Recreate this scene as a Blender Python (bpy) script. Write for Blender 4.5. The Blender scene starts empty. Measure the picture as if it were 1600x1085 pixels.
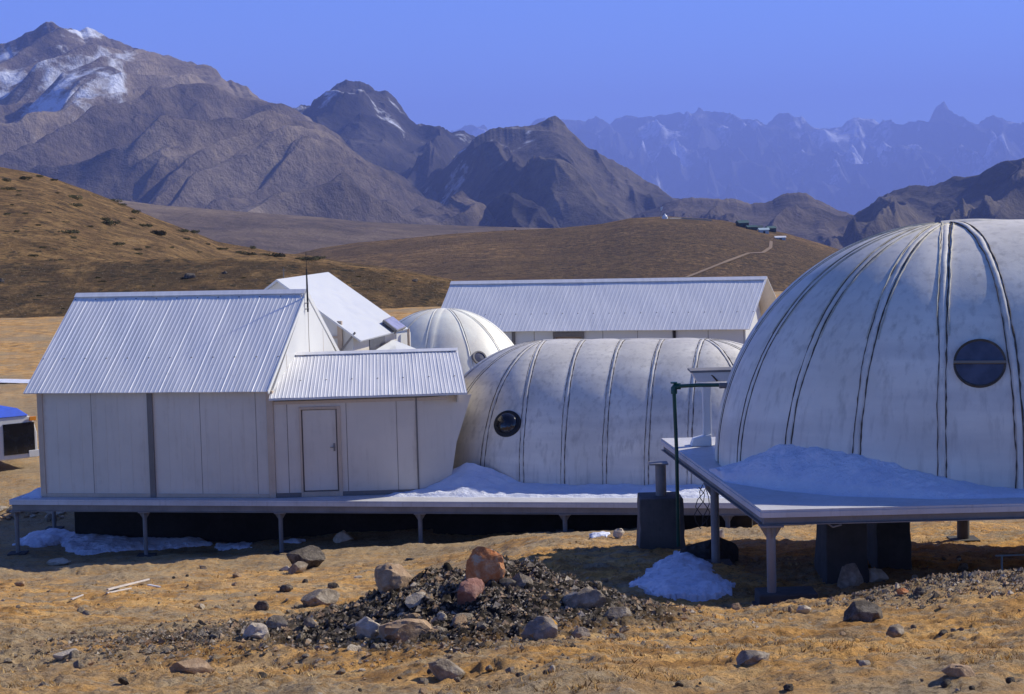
import bpy, math, random
import numpy as np
from mathutils import Vector, Matrix
random.seed(7)
R = math.radians
S = bpy.context.scene

# ------------------------------------------------------------------ camera
CZ = 7.4
F = 3000.0
PITCH, ROLL = R(4.43), R(1.5)
fwd = Vector((0, math.cos(PITCH), -math.sin(PITCH)))
up0 = Vector((0, math.sin(PITCH), math.cos(PITCH)))
rt0 = Vector((1, 0, 0))
rt = rt0 * math.cos(ROLL) - up0 * math.sin(ROLL)
up = up0 * math.cos(ROLL) + rt0 * math.sin(ROLL)
cam = bpy.data.cameras.new('camera')
cam.lens = F / 1600 * 36
cam.sensor_width = 36
cam.clip_start = 0.5
cam.clip_end = 120000
co = bpy.data.objects.new('camera', cam)
S.collection.objects.link(co)
M = Matrix((rt, up, -fwd)).transposed().to_4x4()
M.translation = Vector((0, 0, CZ))
co.matrix_world = M
S.camera = co
# ------------------------------------------------------------------ sky, sun, exposure
SUN_EL, SUN_AZ = 36.0, 64.0          # azimuth clockwise from +Y (view direction)
w = bpy.data.worlds.new('World')
S.world = w
w.use_nodes = True
nt = w.node_tree
nt.nodes.clear()
sky = nt.nodes.new('ShaderNodeTexSky')
sky.sky_type = 'NISHITA'
sky.sun_disc = False
sky.sun_elevation = R(SUN_EL)
sky.sun_rotation = R(SUN_AZ)
sky.altitude = 4000
sky.air_density = 1.0
sky.dust_density = 0.3
sky.ozone_density = 4.0
tint = nt.nodes.new('ShaderNodeMix')
tint.data_type = 'RGBA'
tint.blend_type = 'MULTIPLY'
tint.inputs['Factor'].default_value = 1
tint.inputs['B'].default_value = (.9, 1.14, 1.88, 1)
bg = nt.nodes.new('ShaderNodeBackground')
bg.inputs['Strength'].default_value = 0.077
wo = nt.nodes.new('ShaderNodeOutputWorld')
nt.links.new(sky.outputs[0], tint.inputs['A'])
nt.links.new(tint.outputs['Result'], bg.inputs['Color'])
nt.links.new(bg.outputs[0], wo.inputs['Surface'])
sl = bpy.data.lights.new('sun', 'SUN')
sl.energy = 5.0
sl.angle = R(0.5)
sl.color = (1.0, 0.94, 0.8)
so = bpy.data.objects.new('sun', sl)
S.collection.objects.link(so)
sd = Vector((math.cos(R(SUN_EL)) * math.sin(R(SUN_AZ)), math.cos(R(SUN_EL)) * math.cos(R(SUN_AZ)), math.sin(R(SUN_EL))))
so.rotation_euler = sd.to_track_quat('Z', 'Y').to_euler()
so.location = (60, 10, 60)
S.view_settings.view_transform = 'Standard'
S.view_settings.look = 'None'
S.view_settings.exposure = 0.33
S.view_settings.gamma = 1
S.cycles.max_bounces = 6
S.cycles.volume_bounces = 2
S.cycles.use_denoising = True

# ------------------------------------------------------------------ pixel -> world helpers
def ray(px, py):
    return fwd + rt * ((px - 800) / F) + up * (-(py - 542.5) / F)
def at(px, py, D):
    r = ray(px, py)
    return Vector((0, 0, CZ)) + r * (D / r.y)
def at_z(px, py, z):
    r = ray(px, py)
    return Vector((0, 0, CZ)) + r * ((z - CZ) / r.z)
def at_plane(px, py, p, n):
    r = ray(px, py); c = Vector((0, 0, CZ))
    return c + r * ((p - c).dot(n) / r.dot(n))
def at_surf(px, py, fn, d0, d1, n=400):
    r = ray(px, py); prev = None
    for i in range(n + 1):
        d = d0 * (d1 / d0) ** (i / n)
        p = Vector((0, 0, CZ)) + r * (d / r.y)
        g = p.z - fn(p.x, p.y)
        if g < 0:
            if prev is not None:
                t = prev[0] / (prev[0] - g)
                d = prev[1] + (d - prev[1]) * t
                p = Vector((0, 0, CZ)) + r * (d / r.y)
            return Vector((p.x, p.y, fn(p.x, p.y)))
        prev = (g, d)
    return Vector((p.x, p.y, fn(p.x, p.y)))

# ------------------------------------------------------------------ numpy noise
def _h(i, j, s):
    n = (i.astype(np.int64) * 374761393 + j.astype(np.int64) * 668265263 + s * 982451653) & 0x7fffffff
    n = (n ^ (n >> 13)) * 1274126177 & 0x7fffffff
    n = (n ^ (n >> 16)) * 1103515245 & 0x7fffffff
    return (n & 0xffffff) / float(0xffffff)
def vn(x, y, s=0):
    x = np.asarray(x, float); y = np.asarray(y, float)
    i = np.floor(x); j = np.floor(y); fx = x - i; fy = y - j
    u = fx * fx * fx * (fx * (fx * 6 - 15) + 10); v = fy * fy * fy * (fy * (fy * 6 - 15) + 10)
    def g(a, b, dx, dy):
        t = _h(i + a, j + b, s) * 6.28318
        return np.cos(t) * dx + np.sin(t) * dy
    n00 = g(0, 0, fx, fy); n10 = g(1, 0, fx - 1, fy); n01 = g(0, 1, fx, fy - 1); n11 = g(1, 1, fx - 1, fy - 1)
    return (n00 * (1 - u) + n10 * u) * (1 - v) + (n01 * (1 - u) + n11 * u) * v     # about -.7 .. .7
def fbm(x, y, o=5, s=0, g=.5):
    t = 0; a = 1
    for k in range(o):
        t = t + a * vn(x * 2 ** k + 17.3 * k, y * 2 ** k - 9.1 * k, s + k); a *= g
    return t
def ridged(x, y, o=6, s=0, g=.55):
    t = 0; a = 1; w_ = 1
    for k in range(o):
        n = 1 - np.abs(vn(x * 2 ** k + 5.3 * k, y * 2 ** k + 11.7 * k, s + k)) * 2
        n = n * n * w_; w_ = np.clip(n * 1.6, 0, 1)
        t = t + a * n; a *= g
    return t
def sstep(a, b, x):
    t = np.clip((x - a) / (b - a), 0, 1); return t * t * (3 - 2 * t)

# ------------------------------------------------------------------ object helpers
def tag(o, label=None, cat=None, group=None, kind=None):
    if label: o['label'] = label
    if cat: o['category'] = cat
    if group: o['group'] = group
    if kind: o['kind'] = kind
    return o
def thing(name, loc, label, cat, group=None, rz=0):
    o = bpy.data.objects.new(name, None)
    o.empty_display_size = .3
    S.collection.objects.link(o)
    o.location = loc; o.rotation_euler = (0, 0, rz)
    o.matrix_world = Matrix.Translation(Vector(loc)) @ Matrix.Rotation(rz, 4, 'Z')
    return tag(o, label, cat, group)
class MB:
    def __init__(s): s.v = []; s.f = []; s.m = []; s.sm = []
    def add(s, vs, fs, m=0, smooth=False):
        b = len(s.v); s.v += [tuple(p) for p in vs]
        for f in fs: s.f.append(tuple(b + i for i in f)); s.m.append(m); s.sm.append(smooth)
    def hexa(s, p, m=0):      # 8 corners: bottom 4 ccw, top 4 ccw
        s.add(p, [(3, 2, 1, 0), (4, 5, 6, 7), (0, 1, 5, 4), (1, 2, 6, 5), (2, 3, 7, 6), (3, 0, 4, 7)], m)
    def box(s, x0, x1, y0, y1, z0, z1, m=0, T=None):
        p = [(x0, y0, z0), (x1, y0, z0), (x1, y1, z0), (x0, y1, z0), (x0, y0, z1), (x1, y0, z1), (x1, y1, z1), (x0, y1, z1)]
        if T: p = [T(*q) for q in p]
        s.hexa(p, m)
    def prism(s, poly, d, m=0):   # poly: list of Vector, extruded by d
        n = len(poly); d = Vector(d)
        s.add([Vector(p) for p in poly] + [Vector(p) + d for p in poly],
              [tuple(range(n)), tuple(range(2 * n - 1, n - 1, -1))] + [(i, n + i, n + (i + 1) % n, (i + 1) % n) for i in range(n)], m)
    def tube(s, pts, r, n=10, m=0, cap=True, smooth=True):
        pts = [Vector(p) for p in pts]; rings = []
        for i, p in enumerate(pts):
            t = (pts[min(i + 1, len(pts) - 1)] - pts[max(i - 1, 0)]).normalized()
            a = t.orthogonal().normalized() if i == 0 else (rings[-1][1] - t * rings[-1][1].dot(t)).normalized()
            b = t.cross(a); rr = r[i] if isinstance(r, (list, tuple)) else r
            rings.append(([p + (a * math.cos(k * 2 * math.pi / n) + b * math.sin(k * 2 * math.pi / n)) * rr for k in range(n)], a))
        vs = [q for g in rings for q in g[0]]
        fs = [(i * n + k, i * n + (k + 1) % n, (i + 1) * n + (k + 1) % n, (i + 1) * n + k) for i in range(len(pts) - 1) for k in range(n)]
        s.add(vs, fs, m, smooth)
        if cap:
            s.add(rings[0][0], [tuple(range(n - 1, -1, -1))], m); s.add(rings[-1][0], [tuple(range(n))], m)
    def build(s, name, mats, parent=None, bevel=0, **kw):
        me = bpy.data.meshes.new(name)
        me.from_pydata(s.v, [], s.f)
        for m in (mats if isinstance(mats, (list, tuple)) else [mats]): me.materials.append(m)
        me.polygons.foreach_set('material_index', s.m)
        me.polygons.foreach_set('use_smooth', s.sm)
        me.update()
        o = bpy.data.objects.new(name, me); S.collection.objects.link(o)
        if parent is not None:
            o.parent = parent
            Pm = parent.matrix_world if parent.type == 'EMPTY' else None
            if Pm is not None: o.matrix_parent_inverse = Pm.inverted()
            else:
                root = parent
                while root.parent: root = root.parent
                if root.type == 'EMPTY' and root is not parent: o.matrix_parent_inverse = Matrix.Identity(4)
        if bevel:
            b = o.modifiers.new('bevel', 'BEVEL'); b.width = bevel; b.segments = 2; b.limit_method = 'ANGLE'
        if kw: tag(o, **kw)
        return o
def grid_obj(name, X, Y, Z, mat, attrs=None, smooth=True, parent=None, **kw):
    r, c = X.shape
    me = bpy.data.meshes.new(name)
    co_ = np.stack([X, Y, Z], -1).reshape(-1, 3).astype(np.float32)
    i = np.arange(r - 1)[:, None] * c + np.arange(c - 1)[None, :]
    q = np.stack([i, i + 1, i + c + 1, i + c], -1).reshape(-1, 4).astype(np.int32)
    me.vertices.add(r * c); me.vertices.foreach_set('co', co_.ravel())
    me.loops.add(q.size); me.loops.foreach_set('vertex_index', q.ravel())
    me.polygons.add(len(q)); me.polygons.foreach_set('loop_start', np.arange(len(q), dtype=np.int32) * 4)
    me.polygons.foreach_set('loop_total', np.full(len(q), 4, dtype=np.int32))
    me.update(calc_edges=True)
    me.polygons.foreach_set('use_smooth', np.full(len(q), smooth))
    for k, a in (attrs or {}).items():
        at_ = me.attributes.new(k, 'FLOAT', 'POINT'); at_.data.foreach_set('value', a.astype(np.float32).ravel())
    me.materials.append(mat)
    o = bpy.data.objects.new(name, me); S.collection.objects.link(o)
    if parent: o.parent = parent; o.matrix_parent_inverse = parent.matrix_world.inverted()
    if kw: tag(o, **kw)
    return o

# ------------------------------------------------------------------ materials
class NM:
    def __init__(s, name, rough=.7, spec=.3, metal=0):
        s.m = bpy.data.materials.new(name); s.m.use_nodes = True; s.t = s.m.node_tree
        s.b = s.t.nodes['Principled BSDF']
        s.b.inputs['Roughness'].default_value = rough
        s.b.inputs['Specular IOR Level'].default_value = spec
        s.b.inputs['Metallic'].default_value = metal
        s.c = s.t.nodes.new('ShaderNodeTexCoord').outputs['Object']
    def n(s, k): return s.t.nodes.new(k)
    def l(s, a, b): s.t.links.new(a, b)
    def scaled(s, sc, rot=(0, 0, 0)):
        m = s.n('ShaderNodeMapping'); m.inputs['Scale'].default_value = sc; m.inputs['Rotation'].default_value = rot
        s.l(s.c, m.inputs['Vector']); return m.outputs[0]
    def noise(s, scale, detail=6, rough=.6, vec=None, dist=0):
        t = s.n('ShaderNodeTexNoise'); t.inputs['Scale'].default_value = scale; t.inputs['Detail'].default_value = detail
        t.inputs['Roughness'].default_value = rough; t.inputs['Distortion'].default_value = dist
        s.l(vec or s.c, t.inputs['Vector']); return t.outputs['Fac']
    def vor(s, scale, vec=None, feature='F1'):
        t = s.n('ShaderNodeTexVoronoi'); t.feature = feature; t.inputs['Scale'].default_value = scale
        s.l(vec or s.c, t.inputs['Vector']); return t.outputs['Distance']
    def attr(s, name):
        t = s.n('ShaderNodeAttribute'); t.attribute_name = name; return t.outputs['Fac']
    def ramp(s, fac, stops):
        r = s.n('ShaderNodeValToRGB'); e = r.color_ramp.elements
        while len(e) < len(stops): e.new(.5)
        for k, (p, c) in enumerate(stops):
            e[k].position = p; e[k].color = (*c, 1) if len(c) == 3 else c
        s.l(fac, r.inputs[0]); return r.outputs[0]
    def fr(s, fac, a, b, lo=0, hi=1):
        r = s.n('ShaderNodeMapRange'); r.inputs[1].default_value = a; r.inputs[2].default_value = b
        r.inputs[3].default_value = lo; r.inputs[4].default_value = hi; s.l(fac, r.inputs[0]); return r.outputs[0]
    def math(s, op, a, b):
        r = s.n('ShaderNodeMath'); r.operation = op
        for k, v in ((0, a), (1, b)):
            if isinstance(v, (int, float)): r.inputs[k].default_value = v
            else: s.l(v, r.inputs[k])
        return r.outputs[0]
    def mix(s, fac, a, b, mode='MIX'):
        x = s.n('ShaderNodeMix'); x.data_type = 'RGBA'; x.blend_type = mode
        for k, v in (('Factor', fac), ('A', a), ('B', b)):
            if isinstance(v, (int, float)): x.inputs[k].default_value = v
            elif isinstance(v, tuple): x.inputs[k].default_value = (*v, 1)
            else: s.l(v, x.inputs[k])
        return x.outputs['Result']
    def base(s, v):
        if isinstance(v, tuple): s.b.inputs['Base Color'].default_value = (*v, 1)
        else: s.l(v, s.b.inputs['Base Color'])
    def rough(s, v): s.l(v, s.b.inputs['Roughness'])
    def bump(s, h, strength=.3, dist=.02):
        b = s.n('ShaderNodeBump'); b.inputs['Strength'].default_value = strength; b.inputs['Distance'].default_value = dist
        s.l(h, b.inputs['Height']); s.l(b.outputs[0], s.b.inputs['Normal'])
def paint(name, col, var=.08, dirt=(.25, .2, .14), dirt_amt=.25, rough=.5, sc=3.0, spec=.4, streak=True, metal=0):
    m = NM(name, rough, spec, metal)
    n1 = m.noise(sc * .4, 5); n2 = m.noise(sc * 4, 6)
    c = m.mix(m.fr(n1, .35, .65, 0, 1), tuple(x * (1 - var) for x in col), tuple(min(1, x * (1 + var)) for x in col))
    st = m.noise(1.0, 5, .65, m.scaled((sc * 5, sc * 5, sc * .35))) if streak else n2
    k = m.math('MULTIPLY', m.fr(st, .5, .8), m.fr(n2, .35, .7))
    c = m.mix(m.math('MULTIPLY', k, dirt_amt), c, dirt)
    m.base(c); m.rough(m.fr(n2, .3, .7, rough - .08, rough + .12)); m.bump(n2, .12, .01)
    return m.m
def mat_ground():
    m = NM('dry_grass_ground', .95, .1)
    a = m.noise(.16, 6, .6); b = m.noise(1.3, 8, .7); c = m.noise(9, 8, .75); d = m.noise(46, 6, .75)
    str_ = m.noise(1.0, 7, .7, m.scaled((1.2, 3.6, 3.0)))
    col = m.ramp(b, [(.3, (.12, .07, .03)), (.41, (.38, .2, .065)), (.53, (.66, .36, .11)), (.7, (.76, .5, .21))])
    soil = m.ramp(c, [(.3, (.09, .065, .04)), (.5, (.36, .27, .16)), (.7, (.66, .52, .34))])
    col = m.mix(m.fr(str_, .47, .62), col, soil)
    col = m.mix(m.math('MULTIPLY', m.attr('soil'), m.fr(c, .25, .6)), col, soil)
    col = m.mix(m.fr(a, .5, .64, 0, .85), col, soil); col = m.mix(m.fr(m.noise(.55, 5, .65), .56, .7, 0, .6), col, (.6, .44, .24)); col = m.mix(m.fr(m.vor(5.5), .07, .15, .75, 0), col, (.42, .37, .3))
    col = m.mix(m.fr(d, .54, .64, 0, .75), col, (.06, .045, .025))
    col = m.mix(m.fr(c, .55, .64, 0, .8), col, (.08, .055, .03))
    g = m.attr('gravel')
    pv = m.vor(16); pn = m.noise(30, 5, .7)
    gc = m.mix(m.fr(pv, .1, .55), m.ramp(pn, [(.3, (.08, .065, .05)), (.55, (.22, .18, .14)), (.72, (.45, .39, .31))]), (.03, .025, .02))
    col = m.mix(g, col, gc)
    m.base(col)
    h = m.math('ADD', m.math('MULTIPLY', c, .8), m.math('MULTIPLY', d, .5))
    m.bump(h, .9, .05)
    return m.m
def mat_hill(k=1.0, dark=0.0, name='brown_hill_grass'):
    m = NM(name, .95, .1)
    a = m.noise(.035 * k, 6, .6); b = m.noise(.3 * k, 8, .7); c = m.noise(1.6 * k, 8, .75)
    st = m.noise(1, 7, .7, m.scaled((.5, .12, 1.6)))
    col = m.ramp(b, [(.32, (.09, .058, .03)), (.46, (.26, .155, .065)), (.6, (.46, .28, .11)), (.8, (.55, .37, .18))])
    dk = m.ramp(c, [(.3, (.05, .04, .025)), (.55, (.16, .105, .05)), (.75, (.28, .18, .085))])
    f = m.math('MAXIMUM', m.fr(a, .5 - dark, .66 - dark, 0, .55 + dark), m.math('MULTIPLY', m.attr('scrub'), m.fr(st, .34, .55)))
    col = m.mix(f, col, dk)
    col = m.mix(m.fr(c, .51, .6, 0, .85), col, (.05, .042, .028)); col = m.mix(m.fr(m.noise(.55 * k, 6, .7), .57, .66, 0, .75), col, (.06, .05, .03)); col = m.mix(m.math('MULTIPLY', m.fr(m.vor(.75 * k), .2, .34, .9, 0), m.fr(m.noise(.12 * k, 4), .42, .55)), col, (.045, .042, .025)); col = m.mix(m.fr(m.vor(1.9 * k), .08, .13, .7, 0), col, (.5, .45, .36))
    m.base(col); m.bump(m.math('ADD', c, b), 1.0, .9 / k)
    return m.m
def mat_mount(name, c_lo, c_mid, c_hi, sc, snow=True):
    m = NM(name, .95, .1)
    a = m.noise(.0012 * sc, 7, .62, dist=.6); b = m.noise(.006 * sc, 8, .7); c = m.noise(.03 * sc, 6, .7)
    col = m.ramp(m.math('ADD', m.math('MULTIPLY', a, .55), m.math('MULTIPLY', b, .45)), [(.4, c_lo), (.5, c_mid), (.6, c_hi)])
    col = m.mix(m.math('MULTIPLY', m.attr('rock'), .9), col, tuple(x * .45 for x in c_lo))
    col = m.mix(m.fr(c, .5, .75, 0, .45), col, c_lo)
    if snow:
        f = m.math('MULTIPLY', m.attr('snow'), 1.0)
        f = m.math('ADD', f, m.math('MULTIPLY', m.math('SUBTRACT', b, .5), 2.4))
        col = m.mix(m.fr(f, .46, .74), col, (.66, .69, .76))
    m.base(col); m.bump(m.math('ADD', b, m.math('MULTIPLY', c, .4)), .7, 45 / sc)
    return m.m
def mat_snow():
    m = NM('snow', .6, .3)
    a = m.noise(2.2, 6, .6); b = m.noise(14, 6, .7)
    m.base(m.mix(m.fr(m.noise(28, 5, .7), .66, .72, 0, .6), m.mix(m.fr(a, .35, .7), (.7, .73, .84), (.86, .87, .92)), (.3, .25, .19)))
    m.bump(m.math('ADD', m.math('ADD', a, m.math('MULTIPLY', b, .5)), m.math('MULTIPLY', m.noise(45, 4, .7), .22)), .9, .09)
    return m.m
def mat_roof():
    m = NM('white_corrugated_sheet', .42, .5, .15)
    a = m.noise(1.0, 6, .6, m.scaled((7, .5, .5))); b = m.noise(6, 6, .65); c = m.noise(.6, 4)
    col = m.mix(m.fr(a, .35, .68), (.7, .69, .68), (.84, .82, .79))
    col = m.mix(m.fr(c, .4, .65, 0, .4), col, (.74, .73, .72))
    col = m.mix(m.fr(b, .6, .75, 0, .35), col, (.3, .3, .34))
    m.base(col); m.rough(m.fr(b, .3, .7, .34, .52)); m.bump(c, .2, .02)
    return m.m
def mat_dome(name='fibreglass_shell', tintc=(1, 1, 1), dirt=1.0):
    m = NM(name, .5, .35)
    a = m.noise(.9, 5, .55); b = m.noise(7, 7, .7); c = m.noise(36, 5, .7)
    st = m.noise(1, 5, .6, m.scaled((9, 9, .7)))
    t = tintc
    col = m.mix(m.fr(a, .35, .65), tuple(x * y for x, y in zip((.68, .63, .53), t)), tuple(min(.88, x * y) for x, y in zip((.82, .77, .66), t)))
    col = m.mix(m.fr(st, .5, .72, 0, .5 * dirt), col, (.33, .3, .25))
    hb = m.noise(1, 4, .5, m.scaled((.35, .35, 3.2)))
    col = m.mix(m.fr(hb, .42, .62, 0, .3 * dirt), col, (.4, .38, .37))
    col = m.mix(m.fr(c, .69, .74, 0, .8), col, (.12, .11, .1))
    m.base(col); m.rough(m.fr(b, .3, .7, .4, .6)); m.bump(m.math('ADD', a, m.math('MULTIPLY', b, .12)), .35, .06)
    return m.m
def mat_rock(name, c0, c1, c2, lich=None, sc=1):
    m = NM(name, .9, .2)
    a = m.noise(3 * sc, 6, .6); b = m.noise(16 * sc, 8, .7); v = m.vor(5 * sc)
    col = m.ramp(m.math('ADD', m.math('MULTIPLY', a, .5), m.math('MULTIPLY', b, .5)), [(.33, c0), (.5, c1), (.66, c2)])
    if lich: col = m.mix(m.fr(m.noise(5 * sc, 5, .6, m.scaled((1, 1.3, 1), (1, 2, 3))), .55, .62), col, lich)
    m.base(col); m.bump(m.math('ADD', b, m.math('MULTIPLY', v, .5)), .7, .05)
    return m.m
def simple(name, col, rough=.6, spec=.4, metal=0, sc=8):
    return paint(name, col, .12, tuple(x * .5 for x in col), .35, rough, sc, spec, False, metal)
def emissive_free_glass(name, col, rough=.08):
    m = NM(name, rough, .6); m.base(m.mix(m.fr(m.noise(4, 3), .4, .6), col, tuple(x * 1.5 for x in col))); return m.m

G = mat_ground(); HILL = mat_hill(); SNOW = mat_snow(); ROOF = mat_roof(); DOME = mat_dome()
WALL = paint('white_wall_panel', (.58, .53, .45), .07, (.3, .24, .17), .5, .5, 1.6)
LITW = paint('sunlit_white_panel', (.6, .6, .58), .03, (.5, .47, .4), .15, .5, 1.6)  # paler copy of the wall paint, with sun and bounce light in its colour
SMOOTHROOF = paint('smooth_white_roof', (.55, .56, .57), .02, (.5, .5, .5), .1, .45, .8)
CREAM = paint('cream_trim', (.5, .4, .3), .08, (.2, .13, .08), .5, .6, 4)
GREYTRIM = paint('grey_trim', (.16, .145, .13), .1, (.06, .05, .04), .5, .6, 4)
DARK = simple('dark_gap', (.03, .026, .024), .8)
STEEL = paint('weathered_steel', (.2, .19, .18), .15, (.1, .06, .03), .6, .55, 5)
DECKLIP = paint('white_deck_sheet', (.55, .54, .54), .1, (.22, .19, .15), .7, .5, 3)
SEAL = paint('dark_sealant', (.085, .07, .055), .3, (.02, .018, .015), .5, .8, 12, .2, False)
CREAMSEAL = paint('cream_sealant', (.5, .46, .36), .2, (.1, .08, .06), .7, .7, 10, .2, False)
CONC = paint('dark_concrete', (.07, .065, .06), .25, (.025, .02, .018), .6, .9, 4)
CONCL = paint('pale_concrete', (.42, .37, .29), .15, (.2, .16, .12), .5, .9, 4)
BLACKM = simple('black_rubber', (.012, .012, .012), .5)
LENS = emissive_free_glass('smoked_lens', (.01, .011, .015), .12)
BLUEGL = emissive_free_glass('blue_window_glass', (.06, .063, .085), .3)
GREEN = paint('green_pipe_plastic', (.005, .06, .04), .15, (.01, .03, .02), .5, .35, 8)
PVPANEL = emissive_free_glass('solar_cells', (.24, .23, .3), .25)
WHITEP = paint('white_paint', (.7, .7, .68), .05, (.35, .3, .25), .3, .4, 3)
BLUEP = simple('blue_paint', (.05, .12, .62), .4)
ORANGE = simple('orange_lamp_plastic', (.8, .28, .03), .3)
SHRUB = NM('juniper_leaves', .8, .2); SHRUB.base(SHRUB.mix(SHRUB.fr(SHRUB.noise(2.5, 4), .35, .65), (.028, .03, .014), (.09, .085, .035))); SHRUB = SHRUB.m
TWIG = simple('brown_twig', (.09, .06, .035), .9)
WOOD = simple('bleached_wood', (.5, .46, .42), .8)

# ================================================================== TERRAIN
LD = [0, 6, 12, 20, 30, 36, 39, 42, 60, 100, 130, 170, 260, 300]
LZ = [6.2, 5.2, 4.2, 2.95, 1.3, .45, .1, 0, 0, 0, .2, -4, -6, -14]
RD = [0, 12, 17.5, 19.6, 21.4, 26.5, 30, 36, 42, 50, 60, 100, 130, 170, 260, 300]
RZ = [6.1, 4.4, 3.5, 3.16, 2.66, 2.48, 1.95, .95, .0, -.1, 0, 0, 0, -4, -6, -14]
MOUND_C = Vector((at(765, 935, 18.0).x, 18.0))
def gz(x, y, detail=True):
    x = np.asarray(x, float); y = np.asarray(y, float)
    wr = sstep(-2.4, .8, x)
    z = np.interp(y, LD, LZ) * (1 - wr) + np.interp(y, RD, RZ) * wr
    near = 1 - sstep(60, 160, y)
    z = z + fbm(x * .22, y * .22, 4, 3) * .22 * sstep(6, 12, y) * near
    z = z + fbm(x * 1.1, y * .8, 4, 9) * .055 * near
    dep = np.interp(x, [-12, -9, -6, -3, 2, 4.5], [.25, .25, .25, .3, .22, 0])
    z = z - dep * sstep(41.0, 42.4, y) * (1 - sstep(47, 51, y)) - .3 * sstep(-2.5, -7, x) * sstep(35, 40, y) * (1 - sstep(47, 55, y))
    # gravel mound in the foreground
    d = np.sqrt(((x - MOUND_C.x) / 1.6) ** 2 + ((y - MOUND_C.y) / 2.0) ** 2)
    z = z + .52 * np.exp(-d * d * 1.5) * (1 + .5 * fbm(x * 3, y * 3, 3, 21))
    # low bank at the lower right, level ground under the raised decks
    d2 = np.sqrt(((x - 5.1) / 1.7) ** 2 + ((y - 18.6) / 1.2) ** 2)
    z = z + .32 * np.exp(-d2 * d2)
    return z
def gzf(x, y): return float(gz(x, y))
Dn = np.concatenate([np.linspace(5, 11, 50)[:-1], np.linspace(11, 26, 420)[:-1], np.linspace(26, 50, 220)[:-1], np.geomspace(50, 330, 90)])
An = np.linspace(-.36, .36, 640)
DD, AA = np.meshgrid(Dn, An, indexing='ij')
XX = AA * (DD + 3); YY = DD
ZZ = gz(XX, YY)
fine = (1 - sstep(30, 60, YY))
ZZ = ZZ + (ridged(XX * 1.5, YY * 1.9, 5, 31, .55) - .9) * .026 * fine + (ridged(XX * 4.5, YY * 5.5, 4, 131, .6) - .9) * .02 * fine * sstep(-.2, .2, fbm(XX * .8, YY * .8, 3, 140)) + fbm(XX * 9, YY * 9, 4, 41, .65) * .022 * fine
dm = np.sqrt(((XX - MOUND_C.x + .15) / 1.9) ** 2 + ((YY - MOUND_C.y + .4) / 2.6) ** 2)
grav = sstep(1.15, .75, dm + .35 * fbm(XX * 1.8, YY * 1.8, 3, 5))
dm2 = np.sqrt(((XX - at(370, 975, 18).x) / 1.3) ** 2 + ((YY - 18.) / 1.3) ** 2)
grav = np.maximum(grav, sstep(1.1, .6, dm2 + .5 * fbm(XX * 1.8, YY * 1.8, 3, 55)) * .9)
ZZ = ZZ + grav * (ridged(XX * 6, YY * 6, 3, 61) - .8) * .05
soil = sstep(.1, .35, fbm(XX * .35, YY * .5, 4, 77)) + sstep(34, 39, YY) * (1 - sstep(70, 90, YY)) * .8
d2 = np.sqrt(((XX - 5.1) / 1.7) ** 2 + ((YY - 18.6) / 1.2) ** 2)
soil = np.clip(soil + np.exp(-d2 * d2) * .9, 0, 1)
grid_obj('ground', XX, YY, ZZ, G, {'gravel': grav, 'soil': soil}, kind='structure', label='dry orange grass and gravelly soil around the huts')
# wide base sheet out to the horizon, lower than everything seen
Db = np.geomspace(300, 60000, 60); Ab = np.linspace(-.9, .9, 60)
DB, AB = np.meshgrid(Db, Ab, indexing='ij')
grid_obj('valley_floor', AB * DB, DB, np.interp(DB, [300, 500, 1500, 4000, 60000], [-15, -42, -120, -260, -400]), HILL, {'scrub': DB * 0 + .4}, kind='structure')

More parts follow.
